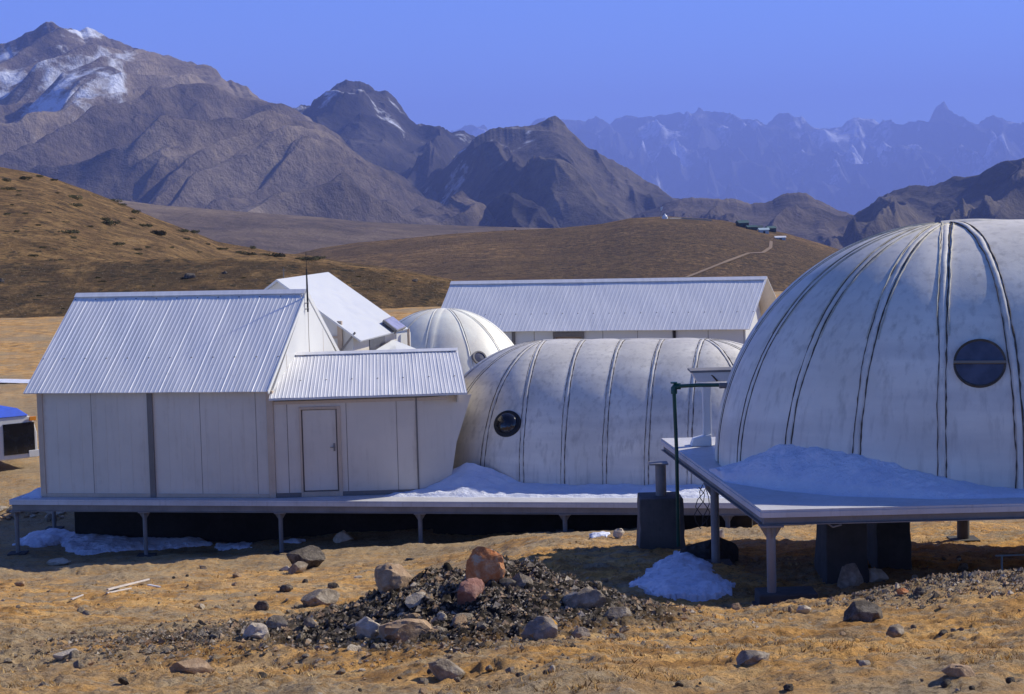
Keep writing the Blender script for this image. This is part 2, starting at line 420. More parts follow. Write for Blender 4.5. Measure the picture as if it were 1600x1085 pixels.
def strip(name, crest, Dc, Dn_, zb, mat, nx=500, ny=160, amp=1, fx=1.0, shear=0.0, pw=1.2, crag=.3, seed=0, back=.35, snowfn=None, rockfn=None, attrs=None, spurs=None, label=None, wob=0, jag=0, shift=0, gain=.46):
    """a hill or mountain: crest profile traced at distance Dc, front slope to zb at Dn_, and a back slope"""
    cx = np.array([c[0] for c in crest], float); cy = np.array([c[1] for c in crest], float)
    pxs = np.linspace(cx[0], cx[-1], nx)
    pys = np.interp(pxs, cx, cy)
    DcA = np.array([Dc(p) if callable(Dc) else Dc for p in pxs], float)
    if jag: pys = pys + jag * (fbm(pxs * .03, pxs * 0 + seed, 5, seed + 50, .62) - .2 * ridged(pxs * .05, pxs * 0, 4, seed + 51, .6) + .25)
    P = [at(p, q, d) for p, q, d in zip(pxs, pys, DcA)]
    zc = np.array([p.z for p in P]); az = np.array([p.x / p.y for p in P])
    nb = max(8, ny // 5)
    T = np.concatenate([np.linspace(0, 1, ny), 1 + np.linspace(0, 1, nb + 1)[1:]])
    Tg, Az = np.meshgrid(T, az, indexing='ij'); Zc = np.tile(zc, (len(T), 1)); DcG = np.tile(DcA, (len(T), 1))
    tf = np.clip(Tg, 0, 1); tb = np.clip(Tg - 1, 0, 1)
    Dd = Dn_ + (DcG - Dn_) * tf + (DcG - Dn_) * back * tb
    X = Az * Dd
    rel0 = max(1e-3, float(zc.max() - zb)); zb = np.minimum(zb, Zc - (6. if Dn_ < 200 else 10.)) if Dn_ < 900 else zb
    # below the crest the profile is followed along slanting, wandering spurs and smoothed
    if shift is not None and amp > .3:
        kk = max(3, nx // 14); ker = np.hanning(2 * kk + 1); ker /= ker.sum()
        zsm = np.convolve(np.pad(zc, kk, mode='edge'), ker, mode='valid')
        pg = np.tile(pxs, (len(T), 1)); span = pxs[-1] - pxs[0]
        wq = pg - shift * (1 - tf) + 55 * (1 - tf) * fbm(pg / 90., tf * 3, 3, seed + 33)
        a_ = np.interp(wq, pxs, zc); b_ = np.interp(wq, pxs, zsm); m_ = sstep(.86, 1., tf) ** 1.2
        Zc = a_ * m_ + b_ * (1 - m_)
    h = (zb + (Zc - zb) * tf ** pw) * (1 - tb ** 1.3) + (zb - 5) * tb ** 1.3
    L = DcG.mean() * .085 / fx
    u = (X + shear * Dd) / L; v = Dd / (L * 2.2)
    wu = u + .5 * fbm(u * .8, v * .8, 3, seed + 90)
    rg = ridged(wu, v * .8 + .2 * u, 5, seed, gain) - .95
    env = np.sin(np.clip(tf, 0, 1) * math.pi * .5) ** .6 * (1 - tf ** 3) + .0
    rel = rel0
    h = h + rg * amp * rel * (.2 * env * (1 - tb)) + rg * crag * rel * .012 * tf ** 4
    h = h + fbm(u * 4, v * 4, 3, seed + 7, .45) * rel * .009 * min(crag, 2)
    A = dict(attrs(X, Dd, h, tf, Tg) if attrs else {})
    pxg = np.tile(pxs, (len(T), 1))
    A['snow'] = snowfn(pxg, tf, rg, u, v) if snowfn else np.zeros_like(X)
    A['rock'] = rockfn(pxg, tf, rg, u, v) if rockfn else np.clip(-rg * .5, 0, 1) * .5
    grid_obj(name, X, Dd, h, mat, A, kind='structure', **({'label': label} if label else {}))
    return dict(X=X, D=Dd, h=h, px=pxs)
def surf_of(sp):
    def fn(x, y):
        a = x / y; az = sp['X'][0] / sp['D'][0]
        j = int(np.clip(np.searchsorted(az, a), 1, len(az) - 1)); t = (a - az[j - 1]) / (az[j] - az[j - 1])
        z0 = np.interp(y, sp['D'][:, j - 1], sp['h'][:, j - 1]); z1 = np.interp(y, sp['D'][:, j], sp['h'][:, j])
        return float(z0 * (1 - t) + z1 * t)
    return fn

# left hillside, built as two steps: lower scrub bank with a track, upper slope
crA = [(-700, 420), (-400, 400), (-160, 405), (0, 408), (120, 407), (300, 404), (380, 402), (440, 404), (520, 412), (600, 420), (700, 436), (800, 452), (1000, 470), (1300, 480), (1760, 500)]
bank = strip('grassy_bank', crA, 165, 122, -.3, HILL, 560, 90, amp=.22, fx=1.6, pw=.9, crag=.5, seed=5, back=.9,
             attrs=lambda X, D, h, tf, T: {'scrub': sstep(.08, .3, tf) * (1 - sstep(.93, 1, tf)) + 0 * X})
crB = [(-700, 250), (-500, 220), (-300, 222), (-160, 235), (-60, 250), (0, 261), (60, 272), (100, 285), (150, 303), (200, 322), (245, 342), (300, 362), (340, 378), (400, 388), (440, 396), (480, 398), (530, 408), (590, 416), (640, 424), (720, 440), (900, 465), (1300, 480)]
slope = strip('hillside', crB, 270, 158, -.5, HILL, 600, 160, amp=.12, fx=1.2, pw=.8, crag=.25, seed=11, back=.6,
              attrs=lambda X, D, h, tf, T: {'scrub': .0 * X + .12})
crV = [(380, 425), (440, 402), (500, 388), (560, 379), (640, 372), (700, 366), (760, 362), (820, 359), (880, 356), (940, 350), (985, 341), (1040, 338), (1095, 341), (1130, 344), (1160, 351), (1230, 365), (1290, 383), (1340, 400), (1420, 425), (1700, 460), (2000, 440), (2400, 430)]
HILL2 = mat_hill(.3, .12, 'scrubby_hill')
knoll = strip('rounded_hill', crV, 950, 420, -36, HILL2, 800, 200, amp=.1, fx=.8, shear=.4, pw=.75, crag=.25, seed=17, back=.6,
              attrs=lambda X, D, h, tf, T: {'scrub': np.clip(sstep(-20, 60, X) * sstep(.97, .8, tf + 0 * X) + .45, 0, 1)})
crW = [(180, 312), (250, 321), (330, 327), (420, 334), (500, 340), (560, 346), (640, 350), (760, 354), (900, 358), (1100, 370)]
MB_BROWN = mat_mount('bare_brown_slope', (.1, .075, .05), (.17, .125, .08), (.24, .18, .11), 3, False)
strip('moraine', crW, 2300, 1300, -95, MB_BROWN, 300, 90, amp=.12, pw=.8, crag=.2, seed=23)

# ---- mountains
MTA = mat_mount('mountain_brown', (.035, .03, .028), (.14, .11, .078), (.27, .215, .145), 1)
MTD = mat_mount('mountain_dark_rock', (.025, .022, .022), (.1, .085, .065), (.22, .18, .12), 1.2)
MTF = mat_mount('far_range_rock', (.04, .045, .05), (.08, .08, .08), (.13, .125, .12), .35)
c1 = [(-900, 330), (-700, 240), (-500, 190), (-330, 150), (-240, 120), (-150, 110), (-80, 100), (-30, 85), (0, 73), (30, 58), (55, 44), (72, 35), (82, 32), (95, 38), (110, 41), (122, 48), (135, 42), (150, 46), (170, 54), (190, 60), (207, 68), (222, 66), (240, 77), (262, 84), (285, 98), (310, 102), (335, 112), (352, 126), (385, 132), (400, 146), (430, 158), (448, 165), (460, 178), (500, 205), (540, 235), (580, 262), (620, 285), (660, 305), (700, 322), (760, 345), (820, 372)]
def snow1(px, tf, rg, u, v):
    m = sstep(245, 195, px + 60 * (1 - tf)) * sstep(.56, .68, tf + .0004 * (px - 100))
    return np.clip(m * (.48 + .48 * fbm(u * 2.2, v * 2, 4, 3) - .28 * np.clip(-rg, 0, 1)), 0, 1)
strip('west_mountain', c1, lambda p: 6200 - max(0, p - 200) * 3.2, 2600, -260, MTA, 1300, 900, amp=1.02, fx=1.1, shear=-.75, pw=1.15, crag=1.7, seed=31, jag=3, shift=230, gain=.48, snowfn=snow1, label='big brown mountain with a snowy shoulder at its peak')
c2 = [(380, 250), (420, 205), (450, 184), (466, 173), (480, 163), (500, 147), (512, 135), (525, 124), (545, 119), (562, 120), (574, 127), (590, 140), (604, 141), (615, 152), (628, 170), (640, 184), (655, 192), (680, 197), (700, 203), (722, 204), (745, 215), (760, 240), (800, 280), (860, 320)]
strip('dark_peak', c2, 7000, 4200, -200, MTD, 520, 460, amp=1.1, fx=1.3, shear=-.2, pw=1.25, crag=4, seed=43, jag=5, shift=40, gain=.57,
      snowfn=lambda px, tf, rg, u, v: .3 * sstep(.7, .85, tf) + 0 * px, rockfn=lambda px, tf, rg, u, v: sstep(.6, .82, tf + .1 * fbm(u * 2, v * 2, 3, 9)) * .8)
c3 = [(560, 380), (620, 340), (660, 300), (690, 262), (720, 235), (745, 215), (765, 206), (780, 201), (800, 198), (825, 197), (850, 189), (868, 187), (880, 196), (895, 210), (915, 228), (940, 242), (965, 256), (990, 275), (1010, 290), (1040, 303), (1062, 311), (1100, 330), (1160, 350), (1240, 370)]
strip('central_peak', c3, 5600, 3000, -230, MTD, 640, 560, amp=1.3, fx=1.1, shear=.15, pw=1.05, crag=3, seed=57, jag=3.5, shift=30, gain=.53,
      snowfn=lambda px, tf, rg, u, v: .32 * sstep(.45, .75, tf) * sstep(880, 820, px), rockfn=lambda px, tf, rg, u, v: .45 * sstep(.4, .7, tf) + 0 * px)
c4 = [(960, 345), (1040, 318), (1062, 312), (1090, 308), (1120, 312), (1150, 310), (1172, 318), (1200, 314), (1225, 303), (1240, 300), (1260, 301), (1280, 312), (1310, 327), (1340, 336), (1380, 352), (1450, 380), (1520, 400)]
strip('low_ridge', c4, 4600, 2600, -220, MTA, 480, 300, amp=1.1, fx=1.4, shear=-.2, pw=.9, crag=1.2, seed=63, jag=3, shift=60, gain=.54, rockfn=lambda px, tf, rg, u, v: .35 + 0 * px)
c5 = [(1300, 365), (1340, 335), (1365, 318), (1395, 298), (1420, 291), (1450, 287), (1480, 284), (1510, 277), (1540, 266), (1570, 256), (1600, 247), (1640, 232), (1700, 215), (1790, 190), (1900, 180), (2050, 200), (2250, 250), (2500, 340)]
strip('east_ridge', c5, 4300, 2600, -200, MTD, 780, 320, amp=1.2, fx=1.5, shear=-.3, pw=.95, crag=1.5, seed=71, jag=3, shift=-60, gain=.54, rockfn=lambda px, tf, rg, u, v: .2 + 0 * px)
c6 = [(560, 260), (640, 225), (700, 215), (728, 204), (755, 197), (775, 201), (800, 205), (840, 192), (872, 186), (905, 188), (935, 190), (960, 186), (990, 185), (1020, 187), (1048, 184), (1060, 175), (1075, 170), (1088, 178), (1112, 181), (1135, 182), (1160, 187), (1185, 188), (1200, 196), (1215, 187), (1232, 182), (1245, 190), (1262, 203), (1285, 204), (1310, 196), (1330, 192), (1350, 192), (1375, 189), (1400, 196), (1420, 199), (1440, 185), (1460, 172), (1474, 163), (1490, 172), (1515, 180), (1540, 188), (1565, 186), (1590, 192), (1620, 196), (1700, 188), (1800, 195), (1900, 190), (2050, 180), (2200, 200), (2400, 210), (2600, 260)]
strip('far_snow_range', c6, 30000, 19000, -900, MTF, 1500, 420, amp=1.3, fx=2.8, shear=.2, pw=1.1, crag=5, seed=83, jag=3.2, shift=20, gain=.5, back=.3,
      snowfn=lambda px, tf, rg, u, v: sstep(.3, .7, tf) * (.22 + .42 * sstep(-.1, .4, fbm(u * .6, v * 1.2, 3, 12))), label='far snow streaked mountain range fading into blue')

# ================================================================== BUILDINGS
zP = 0.8
PSI = R(11)
O = at_z(430, 778, zP)
def LB(u, v, z): return Vector((O.x + u * math.cos(PSI) + v * math.sin(PSI), O.y - u * math.sin(PSI) + v * math.cos(PSI), z))
PE = R(-1.5)
def LE(u, v, z): return Vector((O.x + u * math.cos(PE) + v * math.sin(PE), O.y - u * math.sin(PE) + v * math.cos(PE), z))

def roof_sheet(name, eL, eR, rR, rL, pitch, parent, mats, rib=.005, sub=9, lapfold=.12, screws=(), every=4, th=.018):
    """ribbed metal sheet between two eave and two ridge corners"""
    mb = MB(); W = (eR - eL).length; n = max(2, int(round(W / pitch)))
    nrm = (eR - eL).cross(rL - eL).normalized()
    prof = [(0, 0), (.34, 0), (.42, 1), (.58, 1), (.66, 0)]
    cols = []
    rnd = random.Random(len(name) * 7 + n)
    for i in range(n):
        lap = 1.0 + (.35 if i % 7 == 3 else 0)
        for t, h in prof: cols.append(((i + t) / n, h * rib * lap))
    cols.append((1.0, 0))
    rows = [k / sub for k in range(sub + 1)]
    vs = []
    for s_ in rows:
        for t, h in cols:
            p = (eL.lerp(eR, t)).lerp(rL.lerp(rR, t), s_)
            vs.append(p + nrm * (h + .004 * math.sin(s_ * 9 + t * 23)))
    c = len(cols)
    mb.add(vs, [(j * c + i, j * c + i + 1, (j + 1) * c + i + 1, (j + 1) * c + i) for j in range(sub) for i in range(c - 1)])
    # underside and edges
    mb.add([eL - nrm * th, eR - nrm * th, rR - nrm * th, rL - nrm * th], [(3, 2, 1, 0)])
    mb.add([eL, eR, eR - nrm * th, eL - nrm * th], [(3, 2, 1, 0)])
    mb.add([rL, rR, rR - nrm * th, rL - nrm * th], [(0, 1, 2, 3)])
    mb.add([eL, rL, rL - nrm * th, eL - nrm * th], [(0, 1, 2, 3)][0:1])
    mb.add([eR, rR, rR - nrm * th, eR - nrm * th], [(3, 2, 1, 0)])
    for s_ in screws:      # screw heads with their washers
        for i in range(n):
            if i % every: continue
            t = (i + .5) / n; p = eL.lerp(eR, t).lerp(rL.lerp(rR, t), s_) + nrm * (rib + .004)
            a = (eR - eL).normalized() * .022; b = nrm.cross(a)
            mb.add([p + a * math.cos(k * 1.047) + b * math.sin(k * 1.047) for k in range(6)] + [p + nrm * .012], [(k, (k + 1) % 6, 6) for k in range(6)], 1)
    return mb.build(name, mats, parent), nrm
ROOFM = [ROOF, GREYTRIM]

def strip_box(mb, a, b, w_, out, m=0, base_off=0):
    """board from a to b, width w_ across, projecting `out` vector"""
    a = Vector(a); b = Vector(b); d = (b - a).normalized(); o = Vector(out); s_ = d.cross(o).normalized() * (w_ / 2)
    a = a + o.normalized() * base_off; b = b + o.normalized() * base_off
    mb.hexa([a - s_, a + s_, a + s_ + o, a - s_ + o, b - s_, b + s_, b + s_ + o, b - s_ + o], m)

# ---------------- left cabin
hs = thing('cabin', LB(-2.8, 2.6, zP), 'large white panel cabin with steep ribbed roof at the left end of the deck', 'cabin')
HW, HD, HZ, HR = 5.58, 6.0, 3.2, 5.33
EZ = 3.23; OV = .22
mb = MB(); mb.box(-HW, 0, 0, .06, zP, HZ, T=LB)
for uu in (-4.33, -1.71, -.39): mb.box(uu - .005, uu + .005, -.003, .002, zP, HZ, 1, T=LB)
for k in range(19):
    uu = -HW + .3 * k + .1; mb.box(uu - .003, uu + .003, -.0025, .001, zP, HZ, 0, T=LB)
mb.build('front_wall', [WALL, GREYTRIM], hs)
mb = MB(); mb.box(-HW, 0, HD - .06, HD, zP, HZ, T=LB); mb.build('rear_wall', WALL, hs)
for uu, nm in ((-HW + .001, 'gable_wall'), (-.065, 'gable_wall')):
    mb = MB()
    g = [LB(uu, .062, zP), LB(uu, HD - .062, zP), LB(uu, HD - .062, HZ - .03), LB(uu, HD / 2, HR - .06), LB(uu, .062, HZ - .03)]
    mb.prism(g, LB(.06, 0, 0) - LB(0, 0, 0))
    if uu > -1:
        for v in (1.2, 3.0, 4.2): mb.prism([LB(uu + .06, v - .006, zP), LB(uu + .06, v + .006, zP), LB(uu + .06, v + .006, HZ + min(v, HD - v) * .66 - .05), LB(uu + .06, v - .006, HZ + min(v, HD - v) * .66 - .05)], LB(.004, 0, 0) - LB(0, 0, 0), 1)
    mb.build(nm, [LITW, CREAM], hs)
mb = MB(); mb.box(-.13, .03, -.03, .10, zP, HZ + .02, T=LB); mb.build('corner_post', CREAM, hs, .006)
mb = MB(); mb.box(-HW - .06, -HW + .07, -.03, .10, zP, HZ + .02, T=LB); mb.build('corner_post', CREAM, hs, .006)
mb = MB(); mb.box(-2.96, -2.83, -.045, -.004, zP, HZ, T=LB); mb.build('wall_post', GREYTRIM, hs, .004)
for ua, ub in ((-HW + .07, -2.965), (-2.825, -.135)):
    mb = MB(); mb.box(ua, ub, -.025, -.003, zP, zP + .085, T=LB); mb.build('bottom_rail', CREAM, hs, .004)
slope_h = (HR - EZ) / (HD / 2 + OV)
e1 = LB(-5.88, -OV, EZ); e2 = LB(-.03, -OV, EZ); r1 = LB(-5.88, HD / 2, HR); r2 = LB(-.03, HD / 2, HR)
roof_sheet('roof', e1, e2, r2, r1, .105, hs, ROOFM, screws=(.33, .94), every=5)
e3 = LB(-.03, HD + OV, EZ); e4 = LB(-5.88, HD + OV, EZ)
roof_sheet('roof', e3, e4, r1 + Vector((0, 0, .0)), r2, .105, hs, ROOFM, screws=())
mb = MB(); nf = (e2 - e1).cross(r1 - e1).normalized(); nb_ = (e4 - e3).cross(r2 - e3).normalized()
df = (e1 - r1).normalized(); db = (e4 - r1).normalized()
for (a, b, dn, nn) in ((r1, r2, df, nf), (r1, r2, db, nb_)):
    mb.hexa([a + nn * .03 - df * 0, b + nn * .03, b + nn * .03 + dn * .17, a + nn * .03 + dn * .17, a + nn * .042, b + nn * .042, b + nn * .042 + dn * .17, a + nn * .042 + dn * .17])
mb.build('ridge_cap', ROOF, hs)
mb = MB()
strip_box(mb, e2 - nf * .03, r2 - nf * .03, .09, LB(.03, 0, 0) - LB(0, 0, 0)); mb.build('barge_board', LITW, hs)
mb = MB(); strip_box(mb, e3 - nb_ * .06, r2 - nb_ * .06, .13, LB(.045, 0, 0) - LB(0, 0, 0)); mb.build('barge_board', LITW, hs)
mb = MB(); strip_box(mb, LB(-.14, HD + OV - .01, EZ - .07), LB(-.14, HD / 2, HR - .1), .1, LB(-.05, 0, 0) - LB(0, 0, 0)); mb.build('gable_rafter', CREAM, hs)
# stone plinth, near black so its colour holds the shade below the deck
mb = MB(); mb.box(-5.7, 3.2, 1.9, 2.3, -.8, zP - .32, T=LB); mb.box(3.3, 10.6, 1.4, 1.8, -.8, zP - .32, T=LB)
mb.build('plinth', paint('shade_black_stone', (.02, .018, .016), .3, (.01, .01, .01), .5, .9, 3), hs)

# antenna mast on the gable
mA = at(469, 490, O.y + 2.2); mA = LB(.06, 2.8, mA.z)
ms = thing('antenna_mast', mA, 'thin dark antenna mast strapped to the gable of the left cabin', 'antenna')
mb = MB(); mb.tube([mA, mA + Vector((0, 0, .62)), mA + Vector((0, 0, 1.02))], [.022, .022, .016], 8)
mb.build('mast_pole', BLACKM, ms)
mb = MB(); mb.tube([mA + Vector((0, 0, 1.0)), mA + Vector((0, 0, 1.42))], .006, 6); mb.build('whip', BLACKM, ms)
for dz in (.06, .2):
    mb = MB(); mb.box(-.07, .03, -.012, .012, 0, .02, T=lambda x, y, z, dz=dz: LB(x + .06, 2.8 + y, mA.z + dz + z)); mb.tube([mA + Vector((-.0, -.05, dz + .01)), mA + Vector((0, -.05, dz + .05))], .012, 6)
    mb.build('bracket', STEEL, ms)
mb = MB(); mb.tube([mA + Vector((.01, 0, .05)), mA + Vector((.005, -.02, -.4)), mA + Vector((.008, -.01, -1.0))], .005, 5); mb.build('cable', STEEL, ms)

# ---------------- extension with the door
ex = thing('entrance_cabin', LE(1.9, 1.2, zP), 'low white entrance annex with a plain door between the large cabin and the long dome', 'cabin')
EW, EH = 3.24, 2.98
mb = MB(); mb.box(.035, .60, .0, .05, zP, EH, T=LE); mb.box(1.53, EW, 0, .05, zP, EH, T=LE); mb.box(.6, 1.53, 0, .05, 2.84, EH, T=LE)
for uu in (2.79, .33, 1.66): mb.box(uu - .006, uu + .006, -.0035, .001, zP + .08, EH, 1, T=LE)
mb.build('front_wall', [WALL, GREYTRIM], ex)
mb = MB(); mb.box(.60, .645, -.03, .05, zP, 2.84, T=LE); mb.box(1.45, 1.53, -.03, .05, zP, 2.84, T=LE); mb.box(.645, 1.45, -.03, .05, 2.78, 2.84, T=LE); mb.box(.645, 1.45, -.03, .05, zP, zP + .11, T=LE)
mb.build('door_frame', CREAM, ex, .004)
dr = MB(); dr.box(.675, 1.42, .012, .045, zP + .14, 2.76, T=LE); dr.box(.645, .675, .03, .045, zP + .11, 2.78, 1, T=LE); dr.box(1.42, 1.45, .03, .045, zP + .11, 2.78, 1, T=LE); dr.box(.675, 1.42, .03, .045, zP + .11, zP + .14, 1, T=LE)
dro = dr.build('door', [WALL, GREYTRIM], ex)
mb = MB(); mb.box(1.35, 1.39, -.004, .011, 1.82, 2.0, T=LE); mb.box(1.28, 1.37, -.04, -.022, 1.9, 1.922, T=LE); mb.box(1.36, 1.376, -.024, -.003, 1.9, 1.92, T=LE)
ho = mb.build('handle', STEEL); ho.parent = dro; ho.matrix_parent_inverse = dro.matrix_parent_inverse.copy() if False else Matrix.Identity(4)
for ua, ub in ((.035, .6), (1.53, EW)):
    mb = MB(); mb.box(ua, ub, -.02, -.003, zP, zP + .1, T=LE); mb.build('bottom_rail', GREYTRIM, ex, .004)
mb = MB(); mb.box(.035, EW + .7, -.018, -.003, EH - .07, EH - .0, T=LE); mb.build('top_rail', CREAM, ex)
# splayed wall closing onto the dome
a0 = LE(EW, .002, zP); dw = LE(.93, .37, 0) - LE(0, 0, 0); uz = Vector((0, 0, EH - zP - .01))
mb = MB(); mb.prism([a0, a0 + dw * .75, a0 + dw * .95 + uz * .5, a0 + dw * 1.35 + uz, a0 + uz], Vector((0, .05, 0)))
mb.build('side_wall', WALL, ex)
mb = MB(); mb.box(EW - .015, EW + .02, -.022, .0, zP, EH, T=LE); mb.build('corner_trim', GREYTRIM, ex)
mb = MB(); mb.box(0, 3.9, 3.2, 3.25, zP, EH + .0, T=LE); mb.build('rear_wall', WALL, ex)
eL, eR = at(420, 624, O.y - .25), at(730, 613, O.y - .05)
rL, rR = at(437, 553, O.y + 1.95), at(715, 546, O.y + 2.1)
zr = (rL.z + rR.z) / 2; ze = (eL.z + eR.z) / 2
rL.z = rR.z = zr; eL.z = eR.z = ze
roof_sheet('roof', eL, eR, rR, rL, .085, ex, ROOFM, screws=(.37, .93), every=7, rib=.007)
bL, bR = LE(.02, 3.6, ze + .1), LE(4.1, 3.6, ze + .1)
roof_sheet('roof', bR, bL, rL, rR, .085, ex, ROOFM, rib=.007)
mb = MB(); nf2 = (eR - eL).cross(rL - eL).normalized(); d2_ = (eL - rL).normalized()
mb.hexa([rL + nf2 * .022, rR + nf2 * .022, rR + nf2 * .022 + d2_ * .15, rL + nf2 * .022 + d2_ * .15, rL + nf2 * .034, rR + nf2 * .034, rR + nf2 * .034 + d2_ * .15, rL + nf2 * .034 + d2_ * .15])
mb.build('ridge_cap', ROOF, ex)
mb = MB(); mb.prism([eR + Vector((-.2, .3, -.03)), rR + Vector((-.06, 0, -.04)), bR + Vector((-.3, -.3, -.05)), Vector((bR.x - .3, bR.y - .3, ze - .25)), Vector((eR.x - .2, eR.y + .3, ze - .25))], Vector((-.04, 0, 0)))
mb.build('gable_wall', WALL, ex)
mb = MB(); strip_box(mb, eL - nf2 * .03, eR - nf2 * .03, .035, -Vector((0, .02, 0))); mb.build('eave_trim', LITW, ex)

# ---------------- middle cabin behind, smooth bright roof facing the sun
pr1, pr2 = at(432, 437, 49.5), at(513, 425, 53.8)
pe1, pe2 = at(564, 532, 49.0), at(638, 514, 53.3)
pr1.z = pr2.z = (pr1.z + pr2.z) / 2; pe1.z = pe2.z = (pe1.z + pe2.z) / 2
pc = thing('bright_cabin', (pr1.x, pr1.y + 2, zP), 'white cabin behind the large cabin with smooth bright roof sloping to the right', 'cabin')
nr = (pe2 - pe1).cross(pr1 - pe1).normalized()
mb = MB(); mb.hexa([pe1 - nr * .045, pe2 - nr * .045, pr2 - nr * .045, pr1 - nr * .045, pe1, pe2, pr2, pr1]); mb.build('roof', SMOOTHROOF, pc)
pw1 = pr1 * 2 - pe1; pw2 = pr2 * 2 - pe2; pw1.z = pe1.z; pw2.z = pe2.z
pw1 = pr1.lerp(pw1, .95); pw2 = pr2.lerp(pw2, .95)
nl = (pw2 - pw1).cross(pr1 - pw1).normalized()
if nl.z < 0: nl = -nl
mb = MB(); mb.hexa([pr1 - nl * .045, pr2 - nl * .045, pw2 - nl * .045, pw1 - nl * .045, pr1, pr2, pw2, pw1]); mb.build('roof', SMOOTHROOF, pc)
exv = (pe1 - pr1); exv.z = 0; Wd = exv.length; exv.normalize(); eyv = Vector((pe2.x - pe1.x, pe2.y - pe1.y, 0)); Ld = eyv.length; eyv.normalize()
def LP(u, v, z): return Vector((pr1.x, pr1.y, 0)) + exv * u + eyv * v + Vector((0, 0, z))
wz = pe1.z + .05; wi = Wd - .28
for v in (.22, Ld - .28):
    mb = MB(); mb.prism([LP(-wi, v, zP), LP(wi, v, zP), LP(wi, v, wz + .14), LP(0, v, pr1.z - .06), LP(-wi, v, wz + .14)], eyv * .05)
    mb.build('gable_wall', LITW, pc)
mb = MB(); mb.box(wi - .05, wi, .275, Ld - .3, zP, wz + .1, T=LP); mb.build('side_wall', WALL, pc)
mb = MB(); mb.box(-wi, -wi + .05, .275, Ld - .3, zP, wz + .1, T=LP); mb.build('side_wall', WALL, pc)
mb = MB(); mb.box(1.55, 1.67, .14, .217, zP, wz + .45, T=LP); mb.build('gable_post', CREAM, pc)
mb = MB(); mb.box(.1, 1.545, .17, .217, wz - .0, wz + .06, T=LP); mb.build('gable_rail', CREAM, pc)
mb = MB(); strip_box(mb, LP(1.62, .1, wz - .35), LP(2.05, .1, wz + .16), .05, eyv * -.03); mb.build('brace', STEEL, pc)
mb = MB(); mb.box(wi + .003, wi + .02, 1.6, 3.0, wz - 1.0, wz - .12, T=LP); mb.build('window', BLUEGL, pc)
q1, q2, q3, q4 = at(617, 522, 53.6), at(640, 512, 54.2), at(640, 600, 54.2), at(617, 600, 53.6)
q2.z = q1.z; q3.z = q4.z = zP
mb = MB(); mb.prism([q1, q2, q3, q4], Vector((.02, .06, 0))); mb.build('porch_wall', LITW, pc)
mb = MB(); q = at(638, 514, 53.9); mb.tube([Vector((q.x, q.y, zP)), q], .04, 8); mb.build('porch_post', CREAM, pc)
j1, j2, j3, j4 = at(572, 556, 49.5), at(614, 531, 52.5), at(650, 545, 53), at(630, 566, 50)
mb = MB(); mb.prism([j1, j2, j3, j4], Vector((0, 0, -.05))); mb.build('porch_roof', SMOOTHROOF, pc)
def on_roof(px, py, off): return at_plane(px, py, pe1 + nr * off, nr)
sp_ = thing('solar_panel', on_roof(616, 505, .02), 'small framed solar panel lying on the lower corner of the bright roof', 'solar panel')
P4 = [on_roof(599, 500, .13), on_roof(613, 494, .13), on_roof(635, 511, .13), on_roof(621, 517, .13)]
mb = MB(); mb.prism(P4, -nr * .06); mb.build('panel_frame', STEEL, sp_)
cc = sum(P4, Vector()) / 4
mb = MB(); mb.prism([cc.lerp(p, .9) + nr * .002 for p in P4], nr * .006); mb.build('cells', PVPANEL, sp_)
for p in P4:
    q = cc.lerp(p, .85); mb = MB(); mb.tube([q - nr * .13, q - nr * .05], .02, 6); mb.build('bracket', STEEL, sp_)
q = at(444, 452, 50.5)
mb = MB(); mb.tube([q - Vector((0, 0, .6)), q + Vector((0, 0, .28)), q + Vector((.002, 0, .56))], [.016, .014, .008], 6); mb.tube([q + Vector((-.05, 0, .5)), q + Vector((.05, 0, .5))], .006, 5)
mb.build('aerial_rod', STEEL, None, label='short thin rod standing behind the left cabin ridge', cat='antenna')

# ---------------- long building at the back
kr1, kr2 = at(705, 438, 66.2), at(1199, 437, 63.6)
ke1, ke2 = at(674, 517, 63.6), at(1171, 517, 61.0)
kr1.z = kr2.z = (kr1.z + kr2.z) / 2; ke1.z = ke2.z = (ke1.z + ke2.z) / 2
kb = thing('long_hut', ((kr1.x + kr2.x) / 2, kr1.y, .2), 'long white hut behind the domes with a pale ribbed metal roof', 'hut')
ko, n_ = roof_sheet('roof', ke1, ke2, kr2, kr1, .13, kb, ROOFM, screws=(.33,), every=4, rib=.0035)
kb1 = kr1 + (kr1 - ke1); kb2 = kr2 + (kr2 - ke2); kb1.z = kb2.z = ke1.z
roof_sheet('roof', kb2, kb1, kr1, kr2, .13, kb, ROOFM, rib=.0035)
kx = (ke2 - ke1).normalized(); ky = (kr1 - ke1); ky.z = 0; kL = ky.length; ky.normalize(); KW = (ke2 - ke1).length
def LK(u, v, z): return Vector((ke1.x, ke1.y, 0)) + kx * u + ky * v + Vector((0, 0, z))
mb = MB(); mb.box(.2, KW - .15, .22, .28, -.3, ke1.z + .06, T=LK)
for k in range(1, 10): mb.box(k * 1.15, k * 1.15 + .015, .214, .221, -.3, ke1.z + .06, 1, T=LK)
mb.build('front_wall', [LITW, GREYTRIM], kb)  # front wall takes the lit copy, bounce light kept in its colour
mb = MB(); mb.box(.2, KW - .15, 2 * kL - .28, 2 * kL - .22, -.3, ke1.z, T=LK); mb.build('rear_wall', WALL, kb)
for u in (.2, KW - .2):
    mb = MB(); mb.prism([LK(u, .285, -.3), LK(u, 2 * kL - .285, -.3), LK(u, 2 * kL - .285, ke1.z + .08), LK(u, kL, kr1.z - .05), LK(u, .285, ke1.z + .08)], kx * .05); mb.build('gable_wall', LITW, kb)
